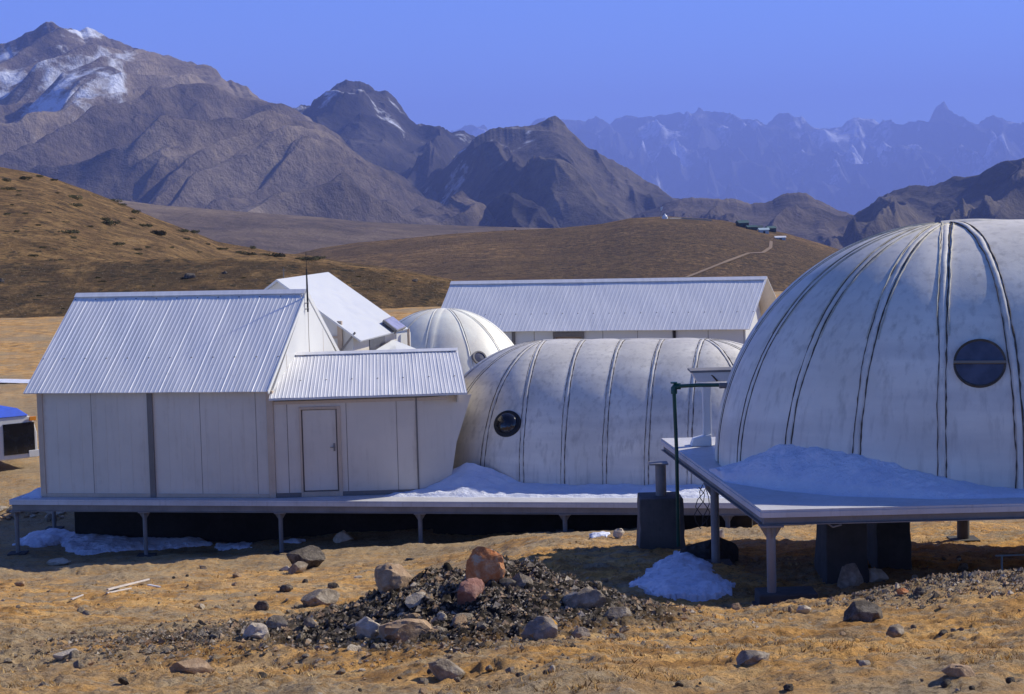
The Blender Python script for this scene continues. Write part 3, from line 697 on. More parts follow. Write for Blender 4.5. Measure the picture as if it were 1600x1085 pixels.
mb = MB(); q = (at(805, 530, 63.3) - ke1).dot(kx); mb.box(q - .05, q + .05, .15, .21, -.3, ke1.z, T=LK); mb.build('wall_post', GREYTRIM, kb)
mb = MB(); q = (at(1056, 530, 62) - ke1).dot(kx); mb.box(q - .04, q + .04, .15, .21, -.3, ke1.z, T=LK); mb.build('wall_post', DARK, kb)
ql = (at(866, 525, 62.9) - ke1).dot(kx); qr = (at(914, 525, 62.7) - ke1).dot(kx)
mb = MB(); mb.box(ql, qr, .13, .212, ke1.z - .2, ke1.z - .05, T=LK); mb.box(ql, ql + .06, .13, .212, ke1.z - .95, ke1.z - .2, T=LK); mb.box(qr - .06, qr, .13, .212, ke1.z - .95, ke1.z - .2, T=LK); wf = mb.build('window', GREYTRIM, kb)
mb = MB(); mb.box(ql + .07, qr - .07, .19, .212, ke1.z - .95, ke1.z - .21, T=LK); mb.build('window_pane', paint('brown_shutter', (.22, .15, .1)), kb)
mb = MB(); mb.hexa([kr1 + n_ * .03, kr2 + n_ * .03, kr2 + n_ * .03 - (kr2 - ke2).normalized() * .2, kr1 + n_ * .03 - (kr1 - ke1).normalized() * .2, kr1 + n_ * .045, kr2 + n_ * .045, kr2 + n_ * .045 - (kr2 - ke2).normalized() * .2, kr1 + n_ * .045 - (kr1 - ke1).normalized() * .2]); mb.build('ridge_cap', ROOF, kb)

# ================================================================== DOMES
class Dome:
    """oblong fibreglass dome: straight middle of length L with a rounded cap at each end"""
    def __init__(s, org, psi, Rr, Rc, L, Hh=None):
        s.o = Vector(org); s.p = psi; s.R = Rr; s.Rc = Rc; s.L = L; s.H = Hh or Rr
    def W(s, x, y, z): return Vector((s.o.x + x * math.cos(s.p) + y * math.sin(s.p), s.o.y - x * math.sin(s.p) + y * math.cos(s.p), s.o.z + z))
    def P(s, kind, q, phi, off=0, side=1):
        c, n = math.cos(phi), math.sin(phi)
        if kind == 'S': loc = Vector((q, -side * s.R * c, s.H * n)); nm = Vector((0, -side * c, n))
        elif kind == 'L': loc = Vector((-s.Rc * c * math.sin(q), -side * s.R * c * math.cos(q), s.H * n)); nm = Vector((-c * math.sin(q), -side * c * math.cos(q), n))
        else: loc = Vector((s.L + s.Rc * c * math.sin(q), -side * s.R * c * math.cos(q), s.H * n)); nm = Vector((c * math.sin(q), -side * c * math.cos(q), n))
        return loc + nm * off, nm
    def shell(s, seams, parent, mat, bulge=.035, nphi=36, base=0):
        """seams: ordered stations ('L',theta desc)...('S',x)...('R',theta)"""
        st = []
        for a, b in zip(seams[:-1], seams[1:]):
            k = 'S' if (a[0] == 'S' and b[0] == 'S') else ('L' if 'L' in (a[0], b[0]) else 'R')
            qa = a[1] if a[0] == k else 0.0; qb = b[1] if b[0] == k else 0.0
            for i in range(8):
                t = i / 8; st.append((k, qa + (qb - qa) * t, bulge * math.sin(math.pi * t) ** .7, k != 'S'))
        st.append((seams[-1][0], seams[-1][1], 0, True))
        mb = MB()
        for side in (1, -1):
            vs = []
            for k, q, b, cap in st:
                for j in range(nphi + 1):
                    ph = math.pi / 2 * j / nphi
                    p, nm = s.P(k, q, ph, b * (math.cos(ph) ** .5 if cap else 1), side); vs.append(s.W(*p))
            n1 = nphi + 1
            fs = []
            for i in range(len(st) - 1):
                for j in range(nphi):
                    f = (i * n1 + j, (i + 1) * n1 + j, (i + 1) * n1 + j + 1, i * n1 + j + 1)
                    fs.append(f if side == 1 else f[::-1])
            mb.add(vs, fs, 0, True)
        if base:   # short upright skirt
            pass
        return mb.build('shell', mat, parent)
    def path(s, kind, q, a0, a1, n, side, q2=None, off=0):
        out = []
        for j in range(n + 1):
            t = j / n; ph = a0 + (a1 - a0) * t
            qq = q if q2 is None else q + (q2 - q) * (t ** 2.2)
            p, nm = s.P(kind, qq, ph, off * math.cos(ph) ** .3, side); out.append((p, nm))
        return out
    def ribbon(s, path, offs, wid, hgt, mb, seed, shift=0, m=0, var=.5, brk=0):
        rn = random.Random(seed); vs = []; n = len(path); wob = 0
        for j, (p, nm) in enumerate(path):
            t = (path[min(j + 1, n - 1)][0] - path[max(j - 1, 0)][0]).normalized()
            sdv = t.cross(nm).normalized()
            wob = wob * .8 + rn.uniform(-.006, .006)
            w_ = wid * (1 + rn.uniform(-var, var)); cc = p + sdv * (offs + wob)
            if brk and rn.random() < brk: w_ *= .25
            for a, h in ((-.5, shift - .01), (-.3, shift + hgt), (.3, shift + hgt), (.5, shift - .01)):
                vs.append(s.W(*(cc + sdv * (a * w_) + nm * h)))
        mb.add(vs, [(j * 4 + k, j * 4 + k + 1, (j + 1) * 4 + k + 1, (j + 1) * 4 + k) for j in range(n - 1) for k in range(3)], m, True)
    def seam(s, kind, q, parent, seed, side=1, dark=1.0, a0=0, a1=math.pi / 2, q2=None, gap=.05, lw=.022, creamtop=0, off=0):
        P_ = s.path(kind, q, a0, a1 * (.985 if kind == 'S' else .955), 60, side, q2, off)
        mb = MB(); s.ribbon(P_, 0, gap * 1.7, .012, mb, seed, .002, 0, .05)
        o = mb.build('seam_strip', DOME, parent)
        for sg in (-1, 1):
            mb = MB(); s.ribbon(P_, sg * gap, lw * dark * (1.15 if sg > 0 else .7), .01, mb, seed + sg, .005, 0, .65, .12)
            if creamtop: s.ribbon(P_[len(P_) * 2 // 5:], sg * gap * 1.5 + .01, lw * 1.3, .016, mb, seed + 9 * sg, .006, 1, .5)
            c = mb.build('sealant_line', [SEAL, CREAMSEAL]); c.parent = o; c.matrix_parent_inverse = Matrix.Identity(4)
        return o
    def hit(s, px, py):
        r = ray(px, py); c = Vector((0, 0, CZ))
        best = None; t0 = (s.o.y - s.R * 1.3); 
        for i in range(1200):
            t = t0 + i * s.R / 500; p = c + r * (t / r.y); d = p - s.o
            x = d.x * math.cos(s.p) - d.y * math.sin(s.p); y = d.x * math.sin(s.p) + d.y * math.cos(s.p); z = d.z
            xe = (-x / s.Rc if x < 0 else ((x - s.L) / s.Rc if x > s.L else 0))
            if xe * xe + (y / s.R) ** 2 + (z / s.H) ** 2 < 1:
                nx_ = (x / s.Rc ** 2 if x < 0 else ((x - s.L) / s.Rc ** 2 if x > s.L else 0))
                nl_ = Vector((nx_, y / s.R ** 2, z / s.H ** 2)).normalized()
                return p, Vector((nl_.x * math.cos(s.p) + nl_.y * math.sin(s.p), -nl_.x * math.sin(s.p) + nl_.y * math.cos(s.p), nl_.z))
        return None
def frame_of(n):
    a = Vector((0, 0, 1)).cross(n).normalized(); return a, n.cross(a).normalized()
def disc(mb, c, a, b, n, r0, r1, h0, h1, seg=48, m=0, smooth=True):
    vs = []
    for k in range(seg):
        t = k * 2 * math.pi / seg; d = a * math.cos(t) + b * math.sin(t)
        vs += [c + d * r0 + n * h0, c + d * r1 + n * h1]
    mb.add(vs, [(2 * k, 2 * k + 1, (2 * k + 3) % (2 * seg), (2 * k + 2) % (2 * seg)) for k in range(seg)], m, smooth)

# ---------- long (middle) dome
Cm = at(852, 533, 46.4)
zr_ = Cm.z; Rm = zr_ - zP
md = Dome((Cm.x, Cm.y, zP), R(12.5), Rm, 2.95, 3.85)
mdo = thing('long_dome', (Cm.x + 2, Cm.y, zP), 'long weathered white dome with dark paired seams and a small round black porthole', 'dome')
cap = [90, 68, 45, 19]
seams = [('L', R(a)) for a in cap] + [('S', .0), ('S', .96), ('S', 1.92), ('S', 2.88), ('S', 3.84)] + [('R', R(a)) for a in (30, 60, 90)]
md.shell(seams, mdo, DOME)
k = 0
for side in (1, -1):
    for sm in seams:
        if sm[1] == R(90) and side == -1: continue
        k += 1; md.seam(sm[0], sm[1], mdo, 100 + k, side, 1, lw=.018)
mb = MB(); cr = [(Vector((x, 0, Rm + .012 + .012 * math.sin(x * 3.2))), Vector((0, 0, 1))) for x in np.linspace(-.05, 3.9, 40)]
md.ribbon(cr, 0, .16, .02, mb, 3, .0, 0, .1); mb.build('ridge_strip', DOME, mdo)
c, n = md.hit(793, 663); a, b = frame_of(n)
mb = MB(); disc(mb, c, a, b, n, .34, .315, -.05, .06, m=0); disc(mb, c, a, b, n, .315, .24, .06, .07); ro = mb.build('porthole_ring', BLACKM, mdo)
mb = MB()
for i in range(10):
    t0, t1 = i / 10 * math.pi / 2, (i + 1) / 10 * math.pi / 2
    disc(mb, c, a, b, n, .25 * math.cos(t0), .25 * math.cos(t1), .055 + .15 * math.sin(t0), .055 + .15 * math.sin(t1))
mb.build('porthole_lens', LENS, mdo)

# ---------- big dome
zB = CZ - 3.54
Cb = at(1483, 349, 25.1)
Rb = Cb.z - zB
BP = 14.5
bd = Dome((Cb.x, Cb.y, zB), R(BP), Rb, Rb, 1.5)
bdo = thing('big_dome', (Cb.x, Cb.y, zB), 'largest weathered white fibreglass dome with a barred round window on the near right deck', 'dome')
seams = [('L', R(a)) for a in (90, 75, 57, 38, 19.5)] + [('S', -.02), ('S', 1.5)] + [('R', R(a)) for a in (22, 45, 68, 90)]
bd.shell(seams, bdo, DOME, .03, 48)
k = 0
for side in (1, -1):
    for sm in seams:
        if sm[0] == 'S' and sm[1] > 1: continue
        if sm[1] == R(90) and side == -1: continue
        k += 1; bd.seam(sm[0], sm[1], bdo, 300 + k, side, 1.0, gap=.05, lw=.016, creamtop=1)
    bd.seam('S', .86, bdo, 400 + side, side, 1.0, q2=.06, gap=.05, lw=.018, off=.031)
mb = MB(); cr = [(Vector((x, 0, Rb + .012 + .012 * math.sin(x * 5.2))), Vector((0, 0, 1))) for x in np.linspace(-.1, 1.6, 30)]
bd.ribbon(cr, 0, .3, .025, mb, 3, .0, 0, .1); mb.build('ridge_strip', DOME, bdo)
c, n = bd.hit(1531, 570); a, b = frame_of(n)
mb = MB(); disc(mb, c, a, b, n, .305, .30, -.06, .07, 64); disc(mb, c, a, b, n, .30, .275, .07, .055, 64); mb.build('window_ring', SEAL, bdo)
mb = MB(); disc(mb, c, a, b, n, .28, .0, .055, .062, 64); mb.build('window_pane', BLUEGL, bdo)
mb = MB(); strip_box(mb, c - a * .3 + n * .06 + b * .0, c + a * .3 + n * .06, .03, n * .025); mb.build('window_bar', paint('brown_bar', (.2, .17, .13)), bdo)

# ---------- small dome behind
Cs = at(684, 483, 57)
sdm = Dome((Cs.x, Cs.y, Cs.z - 3.3), R(10), 2.62, 2.62, .25, 3.3)
DOME2 = mat_dome('sunlit_cream_shell', (1.12, 1.13, 1.12), .25)  # sunlit brightness of this dome is put into a paler shell colour
sdo = thing('rear_dome', (Cs.x, Cs.y, Cs.z - 3.3), 'bright sunlit cream white dome farther back between the bright roof and the long hut', 'dome')
seams = [('L', R(a)) for a in (90, 60, 30)] + [('S', 0.0), ('S', .25)] + [('R', R(a)) for a in (30, 60, 90)]
sdm.shell(seams, sdo, DOME2, .02)
k = 0
for side in (1, -1):
    for sm in seams:
        if sm[0] == 'S' and sm[1] > .1: continue
        if sm[1] == R(90) and side == -1: continue
        k += 1; P_ = sdm.path(sm[0], sm[1], 0, math.pi / 2 * .95, 40, side)
        mb = MB(); sdm.ribbon(P_, 0, .07, .012, mb, k, .002, 0, .1); sdm.ribbon(P_, .045, .012, .012, mb, k + 5, .004, 1, .5); mb.build('seam_strip', [DOME2, CREAMSEAL], sdo)
c, n = sdm.hit(749, 560); a, b = frame_of(n)
mb = MB(); disc(mb, c, a, b, n, .23, .215, -.03, .05); disc(mb, c, a, b, n, .215, .17, .05, .05); mb.build('porthole_ring', STEEL, sdo)
mb = MB(); disc(mb, c, a, b, n, .175, 0, .03, .045); mb.build('porthole_lens', BLUEGL, sdo)
q = at(625, 494, 57.2)

# ================================================================== DECKS
def post(name, p, ztop, parent, r=.045, mat=STEEL, plate=.13, foot=True):
    mb = MB(); zb = gzf(p.x, p.y)
    mb.tube([Vector((p.x, p.y, zb - .1)), Vector((p.x, p.y, ztop - .02))], r, 14)
    for k in range(4):
        d = Vector((math.cos(k * math.pi / 2), math.sin(k * math.pi / 2), 0))
        mb.prism([Vector((p.x, p.y, ztop - .16)) + d * r * .9, Vector((p.x, p.y, ztop - .02)) + d * r * .9, Vector((p.x, p.y, ztop - .02)) + d * plate], Vector((-d.y, d.x, 0)) * .012)
    mb.box(p.x - plate, p.x + plate, p.y - plate, p.y + plate, ztop - .02, ztop)
    o = mb.build(name, mat, parent)
    if foot:
        mb = MB(); mb.box(p.x - .2, p.x + .2, p.y - .2, p.y + .2, zb - .2, zb + .03); c = mb.build('footing', CONC); c.parent = o; c.matrix_parent_inverse = Matrix.Identity(4)
    return o
# long deck under cabins and middle dome
dk = thing('long_deck', LB(2, 2, 0), 'long low steel deck on posts carrying the large cabin and the long dome', 'deck')
u0 = -6.25; u1 = 11.2
fr = -.42
mb = MB(); mb.box(u0, u1, fr, 7.2, zP - .035, zP - .004, T=LB)
for k in range(12): pass
mb.build('deck_boards', DECKLIP, dk)
mb = MB(); mb.box(u0 + .01, u1, fr - .012, fr + .03, zP - .12, zP - .037, T=LB); mb.build('deck_lip', DECKLIP, dk)
mb = MB(); mb.box(u0 + .05, u1, fr + .04, fr + .14, zP - .26, zP - .04, T=LB); mb.box(u0 + .05, u1, fr + .0, fr + .14, zP - .275, zP - .262, T=LB)
mb.build('edge_beam', STEEL, dk)
mb = MB(); mb.box(u0 + .04, u0 + .14, fr + .15, 6.4, zP - .26, zP - .04, T=LB); mb.build('edge_beam', STEEL, dk)
for px in (34, 236, 447, 661, 880):
    for (v, chk) in ((fr + .12, 1), (3.2, 0)):
        q = at(px, 815, 44.3 - (px - 30) * .0016)
        uu = (q.x - O.x - v * math.sin(PSI)) / math.cos(PSI)
        p = LB(uu, v, 0); post('deck_post', p, zP - .276, dk, .05)
p = LB(10.2, fr + .12, 0); post('deck_post', p, zP - .276, dk, .05)

# big deck
cFL = at_z(1190, 797, zB); cRL = at(1037, 690, 27.6)
frx = Vector((1, -.005, 0)); ldir = Vector((cRL.x - cFL.x, cRL.y - cFL.y, 0)).normalized()
BL = 6.6
def LD_(u, v, z): return Vector((cFL.x, cFL.y, 0)) + frx * u + ldir * v + Vector((0, 0, z))
bk = thing('near_deck', LD_(3, 3, zB - .6), 'near white deck on steel posts carrying the largest dome', 'deck')
mb = MB(); mb.box(0, 11, 0, BL, zB - .03, zB - .003, T=LD_); mb.build('deck_boards', DECKLIP, bk)
mb = MB(); mb.box(0, 11, -.012, .02, zB - .09, zB - .031, T=LD_); mb.build('deck_lip', DECKLIP, bk)
mb = MB(); mb.box(-.012, .02, .022, BL, zB - .09, zB - .031, T=LD_); mb.build('deck_lip', DECKLIP, bk)
mb = MB(); mb.box(.03, 11, .03, .13, zB - .165, zB - .032, T=LD_); mb.box(.03, 11, -.01, .13, zB - .178, zB - .167, T=LD_); mb.build('edge_beam', STEEL, bk)
mb = MB(); mb.box(.03, .13, .14, BL, zB - .165, zB - .032, T=LD_); mb.box(-.01, .13, .14, BL, zB - .178, zB - .167, T=LD_); mb.build('edge_beam', STEEL, bk)
for v in (2.1, 4.3, 6.3):
    mb = MB(); mb.box(.14, 11, v, v + .08, zB - .15, zB - .034, T=LD_); mb.build('joist', STEEL, bk)
q = LD_(.12, .09, 0)
fb = MB(); fz = gzf(q.x, q.y); fb.box(q.x - .16, q.x + .5, q.y - .14, q.y + .3, fz - .2, fz + .17); fb.build('footing', CONC, bk, .02)
pz = zB - .179
post('deck_post', q, pz, bk, .052, paint('grey_post', (.2, .19, .18), .2))
q = LD_(.1, 3.2, 0); post('deck_post', q, zB - .179, bk, .055)
qp = LD_(-.02, 5.6, 0)
q = at(1505, 815, 27.6); post('deck_post', Vector((q.x, q.y, 0)), zB - .179, bk, .09, CONC)
q = at(1600, 815, 22); post('deck_post', Vector((q.x + .4, q.y, 0)), zB - .179, bk, .06)
# hanging ties on the near corner
mb = MB(); mb.box(-.02, .5, .05, .09, zB - .195, zB - .18, T=LD_); mb.tube([LD_(.75, .06, zB - .18), LD_(.8, .03, zB - .22), LD_(.9, .05, zB - .2)], .012, 6); mb.build('clamp', STEEL, bk)
# wires by the second post
for kk in range(4):
    q = LD_(.0 + .05 * kk, 3.1 + .1 * kk, zB - .2); pts = [q + Vector((-.12 + .03 * math.sin(i * 1.3 + kk), 0, -.09 * i)) + Vector((.05 * math.sin(i + kk * 2), 0, 0)) for i in range(7)]
    mb = MB(); mb.tube(pts, .006, 5); mb.build('loose_wire', BLACKM, bk)

# concrete piers beneath the big deck
def pier(x0, x1, D, dep, ztop, label, mat=CONC, flare=.04):
    a = at(x0, 800, D); b = at(x1, 800, D); zb = min(gzf(a.x, D), gzf(b.x, D)) - .25
    rn = random.Random(int(x0)); nseg = 7; mb = MB()
    rows = []
    for i in range(nseg + 1):
        t = i / nseg; z = zb + (ztop - zb) * t; f = flare * (1 - t)
        j = [rn.uniform(-.012, .012) for _ in range(4)]
        rows.append([Vector((a.x - f + j[0], D - f, z)), Vector((b.x + f + j[1], D - f, z)), Vector((b.x + f + j[2], D + dep + f, z)), Vector((a.x - f + j[3], D + dep + f, z))])
    vs = [v for r_ in rows for v in r_]
    fs = [(i * 4 + k, i * 4 + (k + 1) % 4, (i + 1) * 4 + (k + 1) % 4, (i + 1) * 4 + k) for i in range(nseg) for k in range(4)] + [(3, 2, 1, 0), tuple(nseg * 4 + k for k in range(4))]
    mb.add(vs, fs)
    return mb.build('concrete_pier', mat, None, .015, label=label, cat='pier')
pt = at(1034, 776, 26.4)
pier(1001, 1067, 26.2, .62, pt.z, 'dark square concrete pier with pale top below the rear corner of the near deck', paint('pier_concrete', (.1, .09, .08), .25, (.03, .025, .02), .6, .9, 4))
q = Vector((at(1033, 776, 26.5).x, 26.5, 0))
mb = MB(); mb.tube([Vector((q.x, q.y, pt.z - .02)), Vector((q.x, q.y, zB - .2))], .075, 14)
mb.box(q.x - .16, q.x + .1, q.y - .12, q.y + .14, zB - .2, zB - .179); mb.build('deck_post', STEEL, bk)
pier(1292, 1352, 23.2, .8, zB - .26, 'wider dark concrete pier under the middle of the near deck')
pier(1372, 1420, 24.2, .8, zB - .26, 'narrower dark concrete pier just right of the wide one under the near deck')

# green water pipe
pg = thing('water_pipe', (at(1056, 800, 25.9).x, 25.9, gzf(1.9, 25.9)), 'dark green plastic pipe bending from the largest dome down beside the concrete pier', 'pipe')
pA, pB, pC = at(1131, 602, 25.3), at(1053, 604, 25.8), at(1059, 800, 25.9)
pC = Vector((pC.x, pC.y, gzf(pC.x, pC.y) + .05))
hx = bd.hit(1128, 602)
mb = MB(); mb.tube([pA + Vector((.12, 0, 0)), pA.lerp(pB, .5) + Vector((0, 0, .008)), pB + Vector((.05, 0, 0))], .026, 10)
mb.tube([pB + Vector((0, 0, -.05)), pB.lerp(pC, .4) + Vector((.012, 0, 0)), pC], .026, 10); mb.build('pipe_run', GREEN, pg)
mb = MB(); mb.tube([pB + Vector((.09, 0, 0)), pB + Vector((.01, 0, .0)), pB + Vector((0, 0, -.02)), pB + Vector((.0, 0, -.1))], .043, 12); mb.build('elbow', GREEN, pg)
mb = MB(); mb.tube([pB + Vector((0, 0, .04)), pB + Vector((0, 0, .06))], .046, 12); mb.build('end_plug', GREEN, pg)
mb = MB(); mb.tube([pA + Vector((-.06, 0, -.005)), pA + Vector((.13, 0, -.01))], .038, 10); mb.build('coupling', STEEL, pg)

# white basin on pedestal, on the rear corner of the near deck
bs = at(1105, 690, 26.9); bs.z = zB
ba = thing('pedestal_basin', bs, 'white basin on a slim pedestal standing on the rear left corner of the near deck', 'basin')
mb = MB(); mb.hexa([bs + Vector(v) for v in ((-.24, -.14, 0), (.05, -.14, 0), (.05, .12, 0), (-.24, .12, 0), (-.2, -.1, .1), (.05, -.1, .16), (.05, .1, .16), (-.2, .1, .1))]); mb.build('base', WHITEP, ba, .01)
mb = MB(); mb.hexa([bs + Vector(v) for v in ((-.055, -.06, .12), (.055, -.06, .12), (.055, .06, .12), (-.055, .06, .12), (-.055, -.06, .84), (.06, -.06, .84), (.06, .06, .84), (-.055, .06, .84))]); mb.build('pedestal', WHITEP, ba, .012)
tz = at(1090, 577, 26.9).z - zB
mb = MB(); mb.hexa([bs + Vector(v) for v in ((-.14, -.16, tz - .17), (.3, -.16, tz - .17), (.3, .16, tz - .17), (-.14, .16, tz - .17), (-.22, -.2, tz - .03), (.4, -.2, tz - .03), (.4, .2, tz - .03), (-.22, .2, tz - .03))])
mb.build('bowl', WHITEP, ba, .012)
mb = MB(); mb.box(bs.x - .24, bs.x + .42, bs.y - .22, bs.y + .22, zB + tz - .03, zB + tz); mb.build('rim', STEEL, ba, .006)
mb = MB(); mb.tube([bs + Vector((.0, -.17, tz - .04)), bs + Vector((.07, -.18, tz - .08)), bs + Vector((.14, -.18, tz - .16))], .012, 6); mb.build('waste_hose', TWIG, ba)

# ================================================================== SNOW ON DECKS
def deck_snow(name, x0, x1, hfn, front, depth, T, zdeck, seed, label, lip=.03):
    nx_, ny_ = 260, 60
    U, V = np.meshgrid(np.linspace(x0, x1, nx_), np.linspace(0, 1, ny_), indexing='ij')
    X = np.zeros_like(U); Y = np.zeros_like(U); Z = np.zeros_like(U)
    hh = np.array([hfn(u) for u in U[:, 0]])[:, None]
    prof = V ** 1.4
    nzz = fbm(U * 2.5, V * 4, 4, seed)
    edge = sstep(0, .12, V) * sstep(0, .03, (U - x0) / (x1 - x0)) * sstep(0, .03, (x1 - U) / (x1 - x0))
    Z = zdeck + (lip * (hh > 0) + hh * prof) * edge + nzz * .05 * edge * np.minimum(1, hh * 6 + .3) - .004
    fo = front + .05 * fbm(U * 1.3, U * 0, 3, seed + 4)
    for i in range(nx_):
        for j in range(ny_):
            p = T(U[i, j], fo[i, j] + depth * V[i, j], 0); X[i, j] = p.x; Y[i, j] = p.y
    return grid_obj(name, X, Y, Z, SNOW, label=label, cat='snow')
def pxu(px): return (at(px, 770, O.y - .2).x - O.x) / math.cos(PSI) * 1.0
hm = lambda u: float(np.interp(u, [pxu(590), pxu(650), pxu(685), pxu(710), pxu(725), pxu(760), pxu(785), pxu(800), pxu(860), pxu(1000), pxu(1180)], [.0, .24, .42, .56, .55, .38, .2, .12, .09, .1, .12]))
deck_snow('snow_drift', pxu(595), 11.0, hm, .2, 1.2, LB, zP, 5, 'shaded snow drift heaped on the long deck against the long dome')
uD = lambda px: (at(px, 775, cFL.y + .3).x - cFL.x)
hb = lambda u: float(np.interp(u, [uD(1135), uD(1165), uD(1190), uD(1215), uD(1240), uD(1290), uD(1335), uD(1380), uD(1420), uD(1470), uD(1500), uD(1600)], [.0, .3, .44, .54, .53, .47, .44, .33, .25, .16, .08, .05]))
# drift follows the round base of the dome
U = np.linspace(R(78), R(-10), 240); V = np.linspace(0, 1, 60)
UU, VV = np.meshgrid(U, V, indexing='ij')
Rout = Rb + .42 + .14 * np.sin(np.clip(UU, 0, 1.5) * 2) + .06 * fbm(UU * 6, UU * 0, 3, 8); Rin = Rb - .35
hang = np.interp(-UU, [R(-78), R(-66), R(-56), R(-46), R(-36), R(-24), R(-14), R(-4), R(10)], [.0, .22, .46, .5, .45, .33, .17, .07, .04])
rr = Rout + (Rin - Rout) * VV
XL = -rr * np.sin(UU); YL = -rr * np.cos(UU)
px_ = Cb.x + XL; py_ = Cb.y + YL
zz_ = zB - .006 + (hang * np.clip(VV * 1.35, 0, 1) ** .6 + .025) * sstep(0, .08, VV) + fbm(XL * 5, YL * 5, 4, 3) * .045 * sstep(0, .2, VV) * np.minimum(1, hang * 4)
# keep it on the deck
dl = (px_ - cFL.x) - (py_ - cFL.y) * (ldir.x / ldir.y)
px_ = np.where(dl < .03, px_ + (.03 - dl), px_)
py_ = np.maximum(py_, cFL.y + .035)
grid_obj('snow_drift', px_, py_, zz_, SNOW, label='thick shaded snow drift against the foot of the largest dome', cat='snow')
mb = MB()
a_ = [LB(-6.2, 1.5, zP), LB(-5.7, -.2, zP), LB(-5.64, .1, zP), LB(-5.64, 2.4, zP)]
U, V = np.meshgrid(np.linspace(-6.2, -5.6, 30), np.linspace(-.2, 3.5, 40), indexing='ij')
Xs = np.vectorize(lambda u, v: LB(u, v, 0).x)(U, V); Ys = np.vectorize(lambda u, v: LB(u, v, 0).y)(U, V)
grid_obj('snow_drift', Xs, Ys, zP - .01 + (.06 + .16 * (U + 6.2) / .6) * sstep(-6.2, -6.0, U) * sstep(-.2, .4, V) * sstep(3.5, 3.1, V) + .03 * fbm(U * 4, V * 3, 3, 2), SNOW, label='small wedge of snow on the left end of the long deck', cat='snow')

# ================================================================== SNOW PATCHES ON THE GROUND
def snow_patch(poly, th, label, n=170, seed=0, d0=8, d1=60):
    W = [at_surf(x, y, gzf, d0, d1) for x, y in poly]
    wx = np.array([p.x for p in W]); wy = np.array([p.y for p in W])
    gx, gy = np.meshgrid(np.linspace(wx.min() - .05, wx.max() + .05, n), np.linspace(wy.min() - .05, wy.max() + .05, n), indexing='ij')
    inside = np.zeros(gx.shape, bool); dist = np.full(gx.shape, 1e9)
    m_ = len(W)
    for i in range(m_):
        x1, y1, x2, y2 = wx[i], wy[i], wx[(i + 1) % m_], wy[(i + 1) % m_]
        cond = ((y1 > gy) != (y2 > gy)) & (gx < (x2 - x1) * (gy - y1) / (y2 - y1 + 1e-12) + x1)
        inside ^= cond
        t = np.clip(((gx - x1) * (x2 - x1) + (gy - y1) * (y2 - y1)) / ((x2 - x1) ** 2 + (y2 - y1) ** 2 + 1e-12), 0, 1)
        dist = np.minimum(dist, np.hypot(gx - x1 - t * (x2 - x1), gy - y1 - t * (y2 - y1)))
    sdist = np.where(inside, dist, -dist) + .10 * fbm(gx * 4, gy * 4, 4, seed) + .05 * fbm(gx * 14, gy * 14, 3, seed + 3)
    h = th * (1 - np.exp(-np.clip(sdist, 0, 9) / .16)) - .12 * (sdist < 0) - .0
    gr = gz(gx, gy)
    Z = gr + h + .02 + fbm(gx * 3, gy * 3, 3, seed + 1) * .04 * (sdist > 0)
    keep = sdist > -.06
    idx = -np.ones(gx.shape, int); vs = []
    def vid(i, j):
        if idx[i, j] < 0: idx[i, j] = len(vs); vs.append((gx[i, j], gy[i, j], Z[i, j]))
        return idx[i, j]
    fs = []
    for i in range(n - 1):
        for j in range(n - 1):
            if keep[i, j] or keep[i + 1, j] or keep[i, j + 1] or keep[i + 1, j + 1]:
                fs.append((vid(i, j), vid(i + 1, j), vid(i + 1, j + 1), vid(i, j + 1)))
    mb = MB(); mb.add(vs, fs, 0, True)
    return mb.build('snow_patch', SNOW, None, label=label, cat='snow')
snow_patch([(20, 853), (45, 836), (85, 828), (115, 835), (180, 840), (260, 843), (325, 845), (330, 853), (260, 858), (190, 862), (130, 868), (100, 862), (95, 850), (60, 856)], .1, 'long strip of shaded snow on the ground below the large cabin', seed=3)
snow_patch([(335, 852), (388, 850), (392, 857), (350, 861)], .07, 'short snow patch at the right tip of the long strip below the cabin', 80, seed=9)
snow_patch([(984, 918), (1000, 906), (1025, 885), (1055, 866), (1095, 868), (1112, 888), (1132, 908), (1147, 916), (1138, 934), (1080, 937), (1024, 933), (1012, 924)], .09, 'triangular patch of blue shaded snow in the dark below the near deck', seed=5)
snow_patch([(921, 842), (935, 834), (955, 835), (950, 841)], .04, 'small snow scrap beside a pale rock at the deck shadow edge', 60, seed=11)
snow_patch([(442, 848), (455, 843), (476, 844), (470, 849)], .05, 'small bright snow scrap behind the dark boulder', 60, seed=12)
# frozen stream on the flat beyond
W0 = [at_surf(x, y, gzf, 60, 120) for x, y in ((-120, 600), (-40, 598), (0, 597), (50, 598), (110, 600), (200, 602))]
mb = MB()
for a, b in zip(W0[:-1], W0[1:]): mb.add([a + Vector((0, -.6, .03)), b + Vector((0, -.6, .03)), b + Vector((0, .9, .05)), a + Vector((0, .9, .05))], [(0, 1, 2, 3)])
mb.build('frozen_stream', SNOW, None, kind='structure', label='thin white frozen stream crossing the flat')

